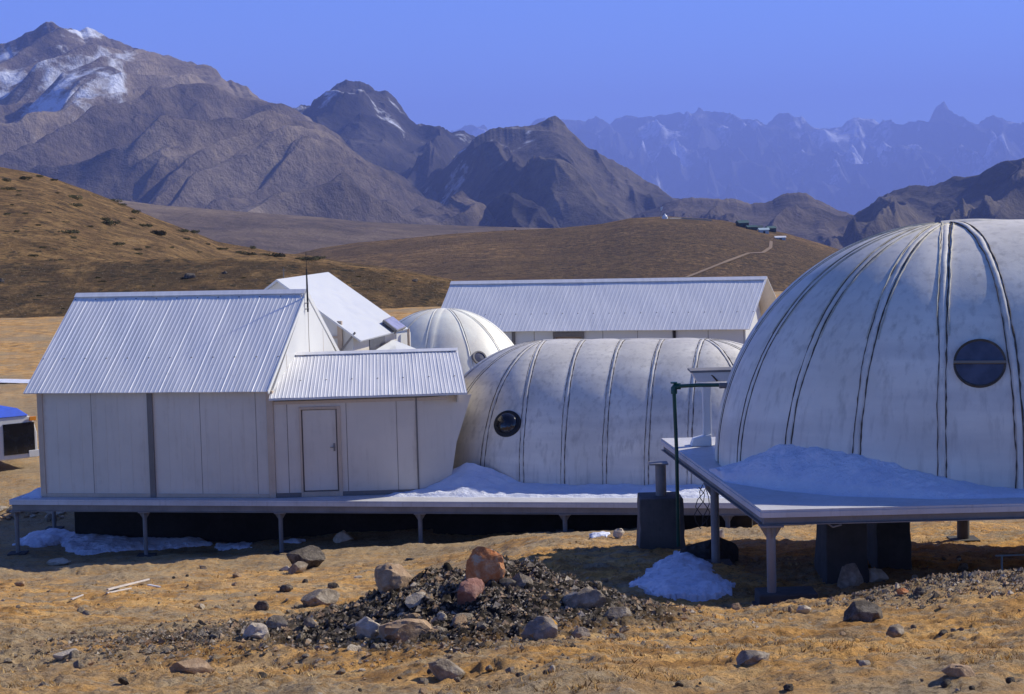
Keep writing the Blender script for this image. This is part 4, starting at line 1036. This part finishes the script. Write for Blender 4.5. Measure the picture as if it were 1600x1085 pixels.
# ================================================================== ROCKS
def rock_mesh(name, seed, sx, sy, sz, sub=3, jag=.35, flat=.55, mat=None):
    import bmesh
    bm = bmesh.new(); bmesh.ops.create_icosphere(bm, subdivisions=sub, radius=1)
    rn = random.Random(seed)
    planes = [(Vector((rn.gauss(0, 1), rn.gauss(0, 1), rn.gauss(0, .8))).normalized(), rn.uniform(flat, .95)) for _ in range(14)]
    co_ = np.array([v.co[:] for v in bm.verts])
    nz = fbm(co_[:, 0] * 1.6 + seed, co_[:, 1] * 1.6 + co_[:, 2] * 1.3, 4, seed) * jag
    nz2 = fbm(co_[:, 0] * 6 + seed, co_[:, 1] * 6 + co_[:, 2] * 5, 2, seed + 5) * jag * .14
    for v, n1, n2 in zip(bm.verts, nz, nz2):
        p = v.co * (1 + float(n1))
        for pn, pd in planes:
            d = p.dot(pn)
            if d > pd: p = p - pn * (d - pd) * .97
        p = p * (1 + float(n2))
        v.co = Vector((p.x * sx, p.y * sy, p.z * sz))
    me = bpy.data.meshes.new(name); bm.to_mesh(me); bm.free()
    me.polygons.foreach_set('use_smooth', [False] * len(me.polygons) if sub < 3 else [True] * len(me.polygons))
    if sub >= 3:
        try: me.set_sharp_from_angle(angle=R(22))
        except Exception: pass
    if mat: me.materials.append(mat)
    return me
RK_GREY = mat_rock('grey_rock', (.11, .085, .06), (.27, .22, .16), (.5, .43, .33))
RK_DARK = mat_rock('dark_rock', (.035, .028, .022), (.11, .09, .07), (.28, .24, .18))
RK_TAN = mat_rock('tan_rock', (.24, .15, .09), (.4, .27, .16), (.55, .4, .26))
RK_OR = mat_rock('orange_lichen_rock', (.3, .1, .04), (.55, .2, .07), (.62, .38, .2), (.5, .38, .25))
RK_RED = mat_rock('reddish_rock', (.18, .08, .06), (.32, .16, .12), (.42, .26, .2))
RK_YEL = mat_rock('lichen_spotted_rock', (.1, .085, .07), (.24, .2, .16), (.4, .34, .28), (.6, .3, .03))
RK_PALE = mat_rock('pale_rock', (.36, .29, .2), (.56, .47, .35), (.72, .62, .48))
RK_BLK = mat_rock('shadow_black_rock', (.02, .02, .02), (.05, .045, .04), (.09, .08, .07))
big = [ # px, base py, w, h, material, label, depth factor, rotation
 (476, 893, 62, 44, RK_DARK, 'dark grey boulder standing on the dry grass left of centre', .8, .3),
 (466, 897, 32, 19, RK_GREY, 'low grey stone leaning on the front of the dark grey boulder', .7, .9),
 (446, 894, 22, 9, RK_PALE, 'flat pale stone at the left foot of the dark grey boulder', .7, .2),
 (612, 928, 68, 44, RK_TAN, 'smooth tan boulder on the left shoulder of the gravel mound', .8, .5),
 (757, 912, 68, 50, RK_OR, 'bright orange lichen boulder behind the gravel mound', .8, .1),
 (735, 946, 58, 36, RK_RED, 'reddish boulder below the bright orange boulder', .8, .8),
 (536, 848, 38, 18, RK_PALE, 'pale rock half in the shade under the long deck edge', .7, .4),
 (497, 948, 72, 24, RK_GREY, 'broad flat grey rock in the grass left of the gravel mound', .6, .2),
 (638, 1002, 108, 42, RK_TAN, 'large rough tan boulder at the front foot of the gravel mound', .8, .6),
 (572, 998, 44, 34, RK_PALE, 'pinkish pale boulder left of the large rough tan boulder', .8, .3),
 (915, 955, 66, 34, RK_GREY, 'long grey boulder lying on the right flank of the gravel mound', .7, -.3),
 (968, 972, 46, 28, RK_GREY, 'grey boulder just right below the long grey boulder', .8, .4),
 (1327, 920, 46, 36, RK_GREY, 'round speckled grey boulder at the foot of the wide pier', .9, .2),
 (1371, 911, 48, 24, RK_PALE, 'pale tan boulder to the right of the round speckled boulder', .8, .7),
 (1344, 972, 66, 34, RK_DARK, 'jagged dark rock with pale edges in the right foreground grass', .8, .2),
 (1410, 932, 20, 13, RK_OR, 'small orange stone on the gravel bank at the right', .8, .2),
 (1437, 932, 26, 15, RK_DARK, 'small dark stone beside the orange stone on the bank', .8, .5),
 (1401, 996, 32, 20, RK_GREY, 'grey stone at the front of the right foreground', .8, .5),
 (967, 842, 22, 15, RK_PALE, 'pale rock next to the small snow scrap below the long deck', .8, .2),
 (1126, 842, 14, 18, RK_PALE, 'small upright pale rock behind the black boulder', .8, .2),
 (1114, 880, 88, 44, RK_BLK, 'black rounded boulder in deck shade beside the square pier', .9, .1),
 (88, 884, 42, 12, RK_PALE, 'flat pale slab at the shadow edge in the left foreground', .6, .1),
 (851, 1000, 60, 36, RK_YEL, 'lichen spotted boulder at the right front of the gravel mound', .8, .3),
 (905, 1000, 34, 22, RK_YEL, 'small yellow spotted stone right of the lichen spotted boulder', .8, .6),
 (433, 985, 38, 22, RK_GREY, 'grey stone in the small rubble patch at the left foreground', .8, .2),
 (400, 1000, 56, 24, RK_PALE, 'pale flat rock at the front of the left rubble patch', .8, .8),
 (410, 955, 22, 15, RK_DARK, 'dark pebble-sized boulder at the top of the left rubble patch', .8, .1),
 (447, 926, 20, 13, RK_DARK, 'dark little stone above the broad flat grey rock', .8, .4),
 (486, 980, 24, 14, RK_YEL, 'small stone with yellow lichen left of the gravel mound', .8, .4),
 (790, 920, 30, 18, RK_DARK, 'dark stone behind the right side of the bright orange boulder', .8, .4),
 (1255, 958, 26, 12, RK_PALE, 'pale flake of stone in the grass right of the snow triangle', .6, .4),
 (1180, 1040, 70, 26, RK_GREY, 'flat grey rock near the bottom edge right of centre', .7, .4),
 (300, 1055, 64, 26, RK_TAN, 'tan rock near the bottom edge in the left grass', .7, .4),
 (700, 1060, 60, 30, RK_GREY, 'grey rock near the bottom edge below the gravel mound', .7, .7),
 (1500, 1060, 60, 26, RK_TAN, 'tan rock near the bottom edge at the far right', .7, .2),
 (105, 1030, 40, 16, RK_PALE, 'pale rock low in the left corner grass', .7, .3),
]
for k, (px, py, pw_, ph_, mt, lab, df_, rz) in enumerate(big):
    p = at_surf(px, py - ph_ * .08, gzf, 7, 60); sc = p.y / F
    me = rock_mesh('boulder', 40 + k, pw_ / 2 * sc * 1.12, pw_ / 2 * sc * df_ * 1.1, ph_ * sc * .66, 4 if pw_ > 40 else 3, .3, .5, mt)
    o = bpy.data.objects.new('boulder', me); S.collection.objects.link(o)
    o.location = (p.x, p.y + pw_ / 2 * sc * .3, p.z + ph_ * sc * .28); o.rotation_euler = (random.uniform(-.1, .1), random.uniform(-.1, .1), rz * .5)
    tag(o, lab, 'rock')
# small loose stones
protos = [rock_mesh('stone', 900 + i, 1, random.uniform(.6, .95), random.uniform(.45, .7), 2, .35, .45, (RK_GREY, RK_PALE, RK_DARK, RK_TAN, RK_YEL, RK_GREY)[i % 6]) for i in range(12)]
cnt = 0; tries = 0
while cnt < 250 and tries < 20000:
    tries += 1
    px = random.uniform(-20, 1620); py = random.choice((random.uniform(850, 1084), random.uniform(900, 1084)))
    if px < 950 and py < 885: continue
    if 950 < px < 1300 and py < 950: continue
    dens = .35
    if 520 < px < 900 and py > 910: dens = 1
    if 300 < px < 500 and py > 930: dens = .9
    if 1380 < px < 1600 and 885 < py < 945: dens = .9
    if random.random() > dens: continue
    p = at_surf(px, py, gzf, 7, 45, 160)
    s_ = random.choice((.025, .035, .05, .07)) * random.uniform(.7, 1.3) * (p.y / 19)
    kind_i = random.randrange(12)
    o = bpy.data.objects.new('stone', protos[kind_i]); S.collection.objects.link(o)
    o.location = (p.x, p.y, p.z + s_ * .2); o.scale = (s_,) * 3; o.rotation_euler = (random.uniform(-.4, .4), random.uniform(-.4, .4), random.uniform(0, 6.28))
    if px < 520: zone = 'fist sized stone lying in the left foreground grass'
    elif px < 920: zone = 'fist sized stone lying on or around the gravel mound'
    else: zone = 'fist sized stone lying in the right foreground'
    if py > 1000: zone = 'fist sized stone in the strip of ground along the bottom edge'
    tag(o, zone, 'stone', zone.replace('fist sized stone', 'loose stones'))
    if 'mound' in zone and random.random() < .5: o.scale = (s_ * 1.9,) * 3
    cnt += 1
# sunlit rubble seen under the left end of the deck
for i in range(26):
    px = random.uniform(-10, 100); py = random.uniform(792, 815)
    p = at_surf(px, py, gzf, 30, 60); s_ = random.uniform(.08, .2)
    o = bpy.data.objects.new('stone', protos[random.choice((1, 3, 0))]); S.collection.objects.link(o)
    o.location = (p.x, p.y, p.z + s_ * .3); o.scale = (s_ * 1.3, s_, s_); o.rotation_euler = (0, 0, random.uniform(0, 6))
    tag(o, 'pale stone in the rubble beneath the left end of the long deck', 'stone', 'pale rubble beneath the left end of the long deck')
# gravel chips: uncountable
mb = MB()
rs = np.random.RandomState(4)
def chip(mb, p, s, m):
    vs = [Vector((rs.uniform(-1, 1), rs.uniform(-1, 1), rs.uniform(-.6, .9))) for _ in range(4)]
    base = [Vector((1, 0, 0)), Vector((-.5, .87, 0)), Vector((-.5, -.87, 0)), Vector((0, 0, .9)), Vector((0, 0, -.6))]
    q = [p + (b + v * .35) * s for b, v in zip(base, vs + [Vector()])]
    mb.add(q, [(0, 1, 3), (1, 2, 3), (2, 0, 3), (1, 0, 4), (2, 1, 4), (0, 2, 4)], m)
N = 32000
gx = MOUND_C.x - .1 + rs.normal(0, .85, N); gy = MOUND_C.y - .3 + rs.normal(0, 1.25, N)
g2 = int(N * .3); gx[:g2] = at(370, 975, 18).x + rs.normal(0, .75, g2); gy[:g2] = 18 + rs.normal(0, .8, g2)
g3 = int(N * .16); gx[g2:g2 + g3] = 5.1 + rs.normal(0, 1.0, g3); gy[g2:g2 + g3] = 18.6 + rs.normal(0, .7, g3)
zz = gz(gx, gy)
for x, y, z in zip(gx, gy, zz):
    chip(mb, Vector((x, y, z + .01)), rs.choice([.007, .012, .018, .027, .042], p=[.36, .34, .2, .08, .02]), int(rs.choice([0, 1, 2, 3, 4], p=[.3, .08, .33, .26, .03])))
mb.build('gravel', [RK_GREY, RK_PALE, RK_DARK, RK_TAN, RK_YEL], None, kind='stuff', label='loose gravel chips heaped on the mound and around it', cat='gravel')

# ================================================================== GRASS TUFTS (uncountable)
GR = [NM('dry_grass_%s' % c, .85, .15) for c in ('gold', 'straw', 'brown')]
for g_, c in zip(GR, ((.7, .42, .12), (.8, .58, .26), (.3, .19, .07))):
    g_.base(g_.mix(g_.fr(g_.noise(3, 4), .35, .65), tuple(x * .75 for x in c), c))
GR = [g_.m for g_ in GR]
NT = 10000
ty = 10.5 + (rs.rand(NT) ** 1.15) * 27; tx = (rs.rand(NT) * .62 - .31) * (ty + 1)
dens = fbm(tx * .5, ty * .5, 4, 99) + .3 * fbm(tx * 2.5, ty * 2.5, 2, 98)
dmt = np.sqrt(((tx - MOUND_C.x) / 1.35) ** 2 + ((ty - MOUND_C.y) / 1.9) ** 2)
ok = (dens > -.02) & (dmt > 1.4)
tx, ty = tx[ok], ty[ok]; tz_ = gz(tx, ty)
V_ = []; F_ = []; MI = []
for x, y, z in zip(tx, ty, tz_):
    n = rs.randint(5, 10); hh = rs.uniform(.01, .034) * (1.3 if rs.rand() < .1 else 1); mi = int(rs.choice([0, 1, 2], p=[.5, .27, .23])); rad = rs.uniform(.03, .09)
    for _ in range(n):
        a = rs.rand() * 6.283; rr_ = rad * rs.rand(); bx = x + math.cos(a) * rr_; by = y + math.sin(a) * rr_
        lx, ly = rs.normal(0, .02, 2); wv = rs.uniform(.003, .006); c_, s2 = math.cos(a + 1.57) * wv, math.sin(a + 1.57) * wv
        b = len(V_); V_ += [(bx - c_, by - s2, z - .01), (bx + c_, by + s2, z - .01), (bx + lx, by + ly, z + hh)]; F_.append((b, b + 1, b + 2)); MI.append(mi)
mb = MB(); mb.v = V_; mb.f = F_; mb.m = MI; mb.sm = [False] * len(F_)
mb.build('dry_grass', GR, None, kind='stuff', label='short dry golden grass tufts covering the foreground', cat='grass')

# ================================================================== SHRUBS ON THE HILL
def shrub_mesh(seed, nleaf=420):
    rn = random.Random(seed); mb = MB()
    lob = [(Vector((rn.uniform(-.7, .7), rn.uniform(-.45, .45), rn.uniform(.1, .35))), rn.uniform(.28, .5)) for _ in range(7)]
    for i in range(nleaf):
        c, r_ = rn.choice(lob); d = Vector((rn.gauss(0, 1), rn.gauss(0, 1), rn.gauss(0, .8))).normalized()
        p = c + Vector((d.x, d.y, d.z * .7)) * r_ * rn.uniform(.6, 1.05)
        if p.z < 0: p.z = abs(p.z) * .4
        a = Vector((rn.gauss(0, 1), rn.gauss(0, 1), rn.gauss(0, 1))).normalized() * rn.uniform(.05, .1); b = a.orthogonal().normalized() * a.length * .7
        mb.add([p - a, p + b, p + a, p - b], [(0, 1, 2, 3)])
    mo = mb
    me = bpy.data.meshes.new('foliage'); me.from_pydata(mo.v, [], mo.f); me.materials.append(SHRUB); me.update(); return me
SM = [shrub_mesh(i) for i in range(4)]
def stem_mesh():
    mb = MB()
    for k in range(5):
        a = k * 1.26; mb.tube([Vector((0, 0, -.15)), Vector((math.cos(a) * .25, math.sin(a) * .2, .15)), Vector((math.cos(a) * .5, math.sin(a) * .35, .3))], [.04, .025, .01], 5)
    me = bpy.data.meshes.new('stem'); me.from_pydata(mb.v, [], mb.f); me.materials.append(TWIG); me.update(); return me
ST = stem_mesh()
hs_fn = surf_of(slope); bk_fn = surf_of(bank)
shr = [(37, 278, 15), (12, 281, 14), (13, 294, 16), (30, 296, 8), (28, 303, 6), (120, 309, 22), (118, 320, 18), (62, 274, 8), (83, 280, 8), (182, 313, 20), (190, 318, 12), (165, 342, 14), (170, 349, 18), (102, 345, 9), (107, 362, 18), (115, 370, 10), (210, 331, 14), (206, 340, 12), (222, 351, 18), (233, 352, 10), (184, 381, 12), (218, 395, 14), (213, 388, 12), (248, 365, 18), (255, 330, 16), (262, 338, 14), (285, 360, 14), (292, 372, 10), (303, 362, 16), (308, 345, 14), (318, 350, 16), (332, 357, 14), (345, 388, 12), (378, 393, 14), (388, 396, 16), (395, 386, 12), (65, 385, 10), (55, 398, 14), (80, 407, 14), (95, 405, 9), (130, 407, 9), (232, 385, 8), (140, 352, 8), (40, 332, 8), (10, 333, 10), (415, 396, 12), (430, 399, 16), (485, 404, 22), (497, 402, 14), (468, 402, 10), (352, 403, 10), (150, 300, 8), (215, 326, 8), (20, 318, 6), (75, 330, 6), (60, 350, 6), (25, 360, 8), (90, 300, 6), (268, 385, 8), (325, 380, 8), (310, 392, 8)]
rn = random.Random(3)
for k, (px, py, wpx) in enumerate(shr):
    fn = hs_fn
    p = at_surf(px, py + 3, fn, 158, 285)
    s_ = wpx * 1.35 / F * p.y / 1.9
    if px < 110: lb = 'low dark shrub on the grassy hillside at the far left'
    elif px < 240: lb = 'low dark shrub on the hillside above the ridge of the large cabin'
    elif px < 420: lb = 'low dark shrub near the falling skyline of the hillside'
    else: lb = 'low dark shrub at the right foot of the hillside behind the mast'
    o = thing('juniper_shrub', p, lb, 'shrub', lb.replace('low dark shrub', 'low dark shrubs'), rn.uniform(-.4, .4))
    o.scale = (s_ * rn.uniform(.8, 1.5), s_ * rn.uniform(.7, 1.3), s_ * rn.uniform(.55, 1.1))
    f = bpy.data.objects.new('foliage', SM[k % 4]); S.collection.objects.link(f); f.parent = o
    if wpx >= 14: g_ = bpy.data.objects.new('stem', ST); S.collection.objects.link(g_); g_.parent = o
shb = [(296, 432, 24, 1), (288, 433, 12, 0), (160, 438, 12, 0), (2, 438, 14, 1), (152, 432, 10, 0), (352, 425, 10, 1), (380, 432, 8, 0), (650, 424, 14, 0), (648, 437, 12, 1), (545, 440, 8, 0), (560, 430, 8, 0), (610, 440, 10, 0), (60, 460, 9, 0), (100, 480, 8, 0), (30, 500, 8, 0), (240, 445, 8, 0)]
for k, (px, py, wpx, rock) in enumerate(shb):
    p = at_surf(px, py + 3, bk_fn, 122, 185); s_ = wpx / F * p.y / 1.9
    if rock:
        me = rock_mesh('boulder', 500 + k, s_ * .8, s_ * .6, s_ * .6, 3, .3, .5, RK_DARK); o = bpy.data.objects.new('boulder', me); S.collection.objects.link(o); o.location = p + Vector((0, 0, s_ * .2))
        tag(o, {296: 'wide dark boulder on the bank above the cabin ridge', 2: 'pale topped boulder at the left edge of the bank', 352: 'small rock on the bank right of the wide dark boulder', 648: 'dark rock on the bank beyond the bright roof'}[px], 'rock')
    else:
        lb = 'small dark shrub on the brown bank behind the cabins'
        o = thing('juniper_shrub', p, lb, 'shrub', 'small dark shrubs on the brown bank', rn.uniform(-.4, .4)); o.scale = (s_, s_, s_ * .8)
        f = bpy.data.objects.new('foliage', SM[k % 4]); S.collection.objects.link(f); f.parent = o

# ================================================================== FAR HUTS AND PATHS ON THE ROUNDED HILL
kn = surf_of(knoll)
TEAL = simple('teal_roof_paint', (.035, .09, .09), .6); DGREEN = simple('dark_green_wall', (.03, .05, .045), .6); PALEB = simple('pale_blue_wall', (.4, .5, .52), .6)
def far_hut(px, py, w_, d_, h_, wm, rm, rz, label):
    p = at_surf(px, py, kn, 420, 1100); T = lambda x, y, z: Vector((p.x + x * math.cos(rz) - y * math.sin(rz), p.y + x * math.sin(rz) + y * math.cos(rz), p.z - .6 + z))
    t = thing('hill_hut', p, label, 'hut', 'huts scattered on the rounded hill')
    mb = MB(); mb.box(-w_ / 2, w_ / 2, -d_ / 2, d_ / 2, 0, h_, T=T); mb.build('wall', wm, t)
    mb = MB(); e = .4; A = [T(-w_ / 2 - e, -d_ / 2 - e, h_), T(w_ / 2 + e, -d_ / 2 - e, h_), T(w_ / 2 + e, 0, h_ * 1.5), T(-w_ / 2 - e, 0, h_ * 1.5), T(-w_ / 2 - e, d_ / 2 + e, h_), T(w_ / 2 + e, d_ / 2 + e, h_)]
    mb.add(A, [(0, 1, 2, 3), (3, 2, 5, 4), (0, 3, 4), (1, 5, 2), (0, 4, 5, 1)]); mb.build('roof', rm, t)
    mb = MB(); mb.box(-w_ * .12, w_ * .12, -d_ / 2 - .06, -d_ / 2 - .004, 0, h_ * .7, T=T); mb.build('door', DARK, t)
far_hut(1160, 355, 5, 4, 2.6, DGREEN, TEAL, .3, 'dark green hut at the left of the far hill cluster')
far_hut(1174, 359, 4.5, 3, 1.8, DGREEN, TEAL, .2, 'low dark hut next to the leftmost hut of the hill cluster')
far_hut(1184, 359, 4, 3, 1.7, TEAL, DGREEN, .2, 'small teal hut in the middle of the hill cluster')
far_hut(1193, 364, 4.5, 3, 2.0, PALEB, PALEB, .1, 'pale blue hut in front of the hill cluster')
far_hut(1204, 362, 4.2, 3.5, 2.2, DGREEN, TEAL, .4, 'teal roofed hut at the right of the hill cluster')
far_hut(1219, 374, 4.6, 3, 1.4, PALEB, WHITEP, .0, 'low white roofed shed below the hill cluster')
q = at_surf(1039, 342, kn, 420, 1100); tq = thing('hilltop_shrine', q, 'tiny white rounded shrine on top of the rounded hill', 'shrine')
mb = MB(); mb.tube([q + Vector((0, 0, -.5)), q + Vector((0, 0, .9))], 1.5, 14); mb.build('base', WHITEP, tq)
mb = MB(); mb.tube([q + Vector((0, 0, .9)), q + Vector((0, 0, 1.5)), q + Vector((0, 0, 1.9)), q + Vector((0, 0, 2.5))], [1.1, 1.0, .4, .1], 14); mb.build('drum', WHITEP, tq)
fq = at_surf(1037, 342, kn, 420, 1100) + Vector((-1.6, 0, 0)); tf_ = thing('flagpole', fq, 'pole with a white flag beside the hilltop shrine', 'flag')
mb = MB(); mb.tube([fq, fq + Vector((0, 0, 6))], .1, 6); mb.build('pole', STEEL, tf_)
mb = MB(); mb.hexa([fq + Vector(v) for v in ((.1, 0, 3.6), (.9, .05, 4.2), (.9, .1, 4.2), (.1, .05, 3.6), (.1, 0, 5.6), (1.5, .05, 6), (1.5, .1, 6), (.1, .05, 5.6))]); mb.build('flag', WHITEP, tf_)
mb = MB(); pts = [at_surf(x, y, kn, 420, 1100) for x, y in ((1046, 342.5), (1065, 342.5), (1085, 343.5), (1112, 345.5))]
for a, b in zip(pts[:-1], pts[1:]): mb.hexa([a + Vector((0, 0, -.5)), b + Vector((0, 0, -.5)), b + Vector((0, 1, -.5)), a + Vector((0, 1, -.5)), a + Vector((0, 0, .7)), b + Vector((0, 0, .7)), b + Vector((0, 1, .7)), a + Vector((0, 1, .7))])
mb.build('stone_wall', CONCL, None, label='long low pale wall running right from the hilltop shrine', cat='wall')
PATHM = simple('pale_track', (.19, .13, .075), .95)
def path(pts_, w_):
    W = []
    for (x0, y0), (x1, y1) in zip(pts_[:-1], pts_[1:]):
        for i in range(10): W.append(at_surf(x0 + (x1 - x0) * i / 10, y0 + (y1 - y0) * i / 10, kn, 420, 1100, 900))
    mb = MB(); vs = []
    for i, p in enumerate(W):
        d = (W[min(i + 1, len(W) - 1)] - W[max(0, i - 1)]); d.z = 0; s_ = Vector((-d.y, d.x, 0)).normalized() * w_
        for sg in (-1, 1): q = p + s_ * sg; vs.append(Vector((q.x, q.y, kn(q.x, q.y) + .35)))
    mb.add(vs, [(2 * i, 2 * i + 1, 2 * i + 3, 2 * i + 2) for i in range(len(W) - 1)]); mb.build('dirt_path', PATHM, None, kind='structure')
path([(1205, 378), (1204, 388), (1192, 396), (1170, 397), (1135, 410), (1100, 424), (1070, 436)], .7)
path([(800, 360), (850, 358.5), (890, 358), (920, 354)], .5)

# ================================================================== MINIBUS AT THE LEFT EDGE
bA = at_z(-150, 752, 0.0); bB = at_z(61, 728, 0.0)
bxv = Vector((bB.x - bA.x, bB.y - bA.y, 0)); BLn = bxv.length; bxv.normalize(); byv = Vector((-bxv.y, bxv.x, 0))
gB = gzf(bB.x, bB.y)
def LV(u, v, z): return Vector((bA.x, bA.y, gB)) + bxv * u + byv * v + Vector((0, 0, z))
bu = thing('minibus', LV(BLn / 2, .9, 0), 'parked white minibus with blue roof half hidden behind the large cabin', 'minibus')
HB = 1.72
mb = MB()
body = [(0, .28), (BLn, .28), (BLn, 1.0), (BLn - .12, HB - .28), (BLn - .3, HB - .2), (.1, HB - .2), (0, 1.0)]
mb.prism([LV(u, 0.02, z) for u, z in body], byv * 1.75); mb.build('body', WHITEP, bu, .03)
mb = MB(); mb.hexa([LV(.0, -.02, HB - .2), LV(BLn - .25, -.02, HB - .2), LV(BLn - .25, 1.8, HB - .2), LV(0, 1.8, HB - .2), LV(.1, .2, HB + .02), LV(BLn - .5, .2, HB + .02), LV(BLn - .5, 1.6, HB + .02), LV(.1, 1.6, HB + .02)]); mb.build('roof', BLUEP, bu, .02)
qs = [(.3, BLn * .36), (BLn * .39, BLn * .70), (BLn * .74, BLn - .1)]
for (u0_, u1_) in qs:
    mb = MB(); mb.box(u0_, u1_, -.012, .018, 0.5 if u1_ < BLn - .2 else .42, HB - .4, T=LV); mb.build('window', LENS, bu)
mb = MB(); mb.box(BLn - .25, BLn - .05, -.06, -.0, HB - .36, HB - .24, T=LV); mb.build('marker_lamp', ORANGE, bu, .01)
for u in (.9, BLn - 1.9):
    c = LV(u, .08, .3); mb = MB(); mb.tube([c - byv * .11, c + byv * .12], .3, 24); wo_ = mb.build('wheel', BLACKM, bu)
    mb = MB(); mb.tube([c - byv * .118, c - byv * .1], .16, 16); r_ = mb.build('rim', STEEL); r_.parent = wo_; r_.matrix_parent_inverse = Matrix.Identity(4)
mb = MB(); mb.box(BLn - .3, BLn + .02, -.03, .0, .3, .5, T=LV); mb.build('bumper', WHITEP, bu, .01)
mb = MB(); mb.tube([LV(BLn * .6, .4, HB + .02), LV(BLn * .6 + .08, .4, HB + .12), LV(BLn * .6 + .2, .45, HB + .06)], .025, 6); mb.build('roof_aerial', BLACKM, bu)

# ================================================================== LITTER
def plank(px0, py0, px1, py1, w_, h_, label, mat=WOOD):
    a = at_surf(px0, py0, gzf, 8, 40); b = at_surf(px1, py1, gzf, 8, 40); a.z += .03; b.z += .05
    d = (b - a).normalized(); s_ = Vector((-d.y, d.x, 0)).normalized() * w_ / 2; u_ = Vector((0, 0, h_))
    mb = MB(); mb.hexa([a - s_, a + s_, b + s_ * .7, b - s_ * .7, a - s_ + u_, a + s_ + u_, b + s_ * .7 + u_, b - s_ * .7 + u_]); mb.build('wood_scrap', mat, None, .003, label=label, cat='wood')
plank(168, 926, 233, 911, .035, .03, 'long bleached stick lying in the left foreground grass')
plank(167, 931, 205, 925, .03, .02, 'short bleached stick just below the long one', WOOD)
plank(232, 918, 250, 923, .06, .02, 'short white board at the right end of the long stick', WHITEP)
plank(112, 941, 130, 936, .03, .02, 'small splinter of bleached wood left of the long stick', WOOD)
p = at_surf(640, 876, gzf, 8, 40); me = rock_mesh('rag', 71, .12, .09, .035, 3, .5, .6, BLACKM); o = bpy.data.objects.new('dark_rag', me); S.collection.objects.link(o); o.location = p + Vector((0, 0, .02)); tag(o, 'crumpled dark rag on the grass between two boulders', 'rag')
p = at_surf(1590, 892, gzf, 8, 40); mb = MB(); mb.tube([p + Vector((-.28, .0, .2)), p + Vector((1.2, 0, .2))], .012, 6); mb.tube([p + Vector((-.2, 0, -.05)), p + Vector((-.2, 0, .2))], .012, 6); mb.tube([p + Vector((.9, 0, -.05)), p + Vector((.9, 0, .2))], .012, 6)
mb.build('thin_rail', PALEB, None, label='thin pale blue rail in deck shade at the right edge', cat='rail')

# ================================================================== HAZE
HZ_C = (.32, .44, 1.0)
mb = MB(); mb.box(-36000, 36000, -30, 52000, -905, 2600)
hz = mb.build('haze', DARK, None, kind='stuff', label='blue mountain haze', cat='haze')
hm_ = bpy.data.materials.new('blue_air'); hm_.use_nodes = True; t = hm_.node_tree; t.nodes.clear()
pv = t.nodes.new('ShaderNodeVolumePrincipled'); pv.inputs['Color'].default_value = (*HZ_C, 1); pv.inputs['Density'].default_value = 5.6e-5; pv.inputs['Anisotropy'].default_value = 0.0
oo = t.nodes.new('ShaderNodeOutputMaterial'); t.links.new(pv.outputs[0], oo.inputs['Volume'])
hz.data.materials.clear(); hz.data.materials.append(hm_)
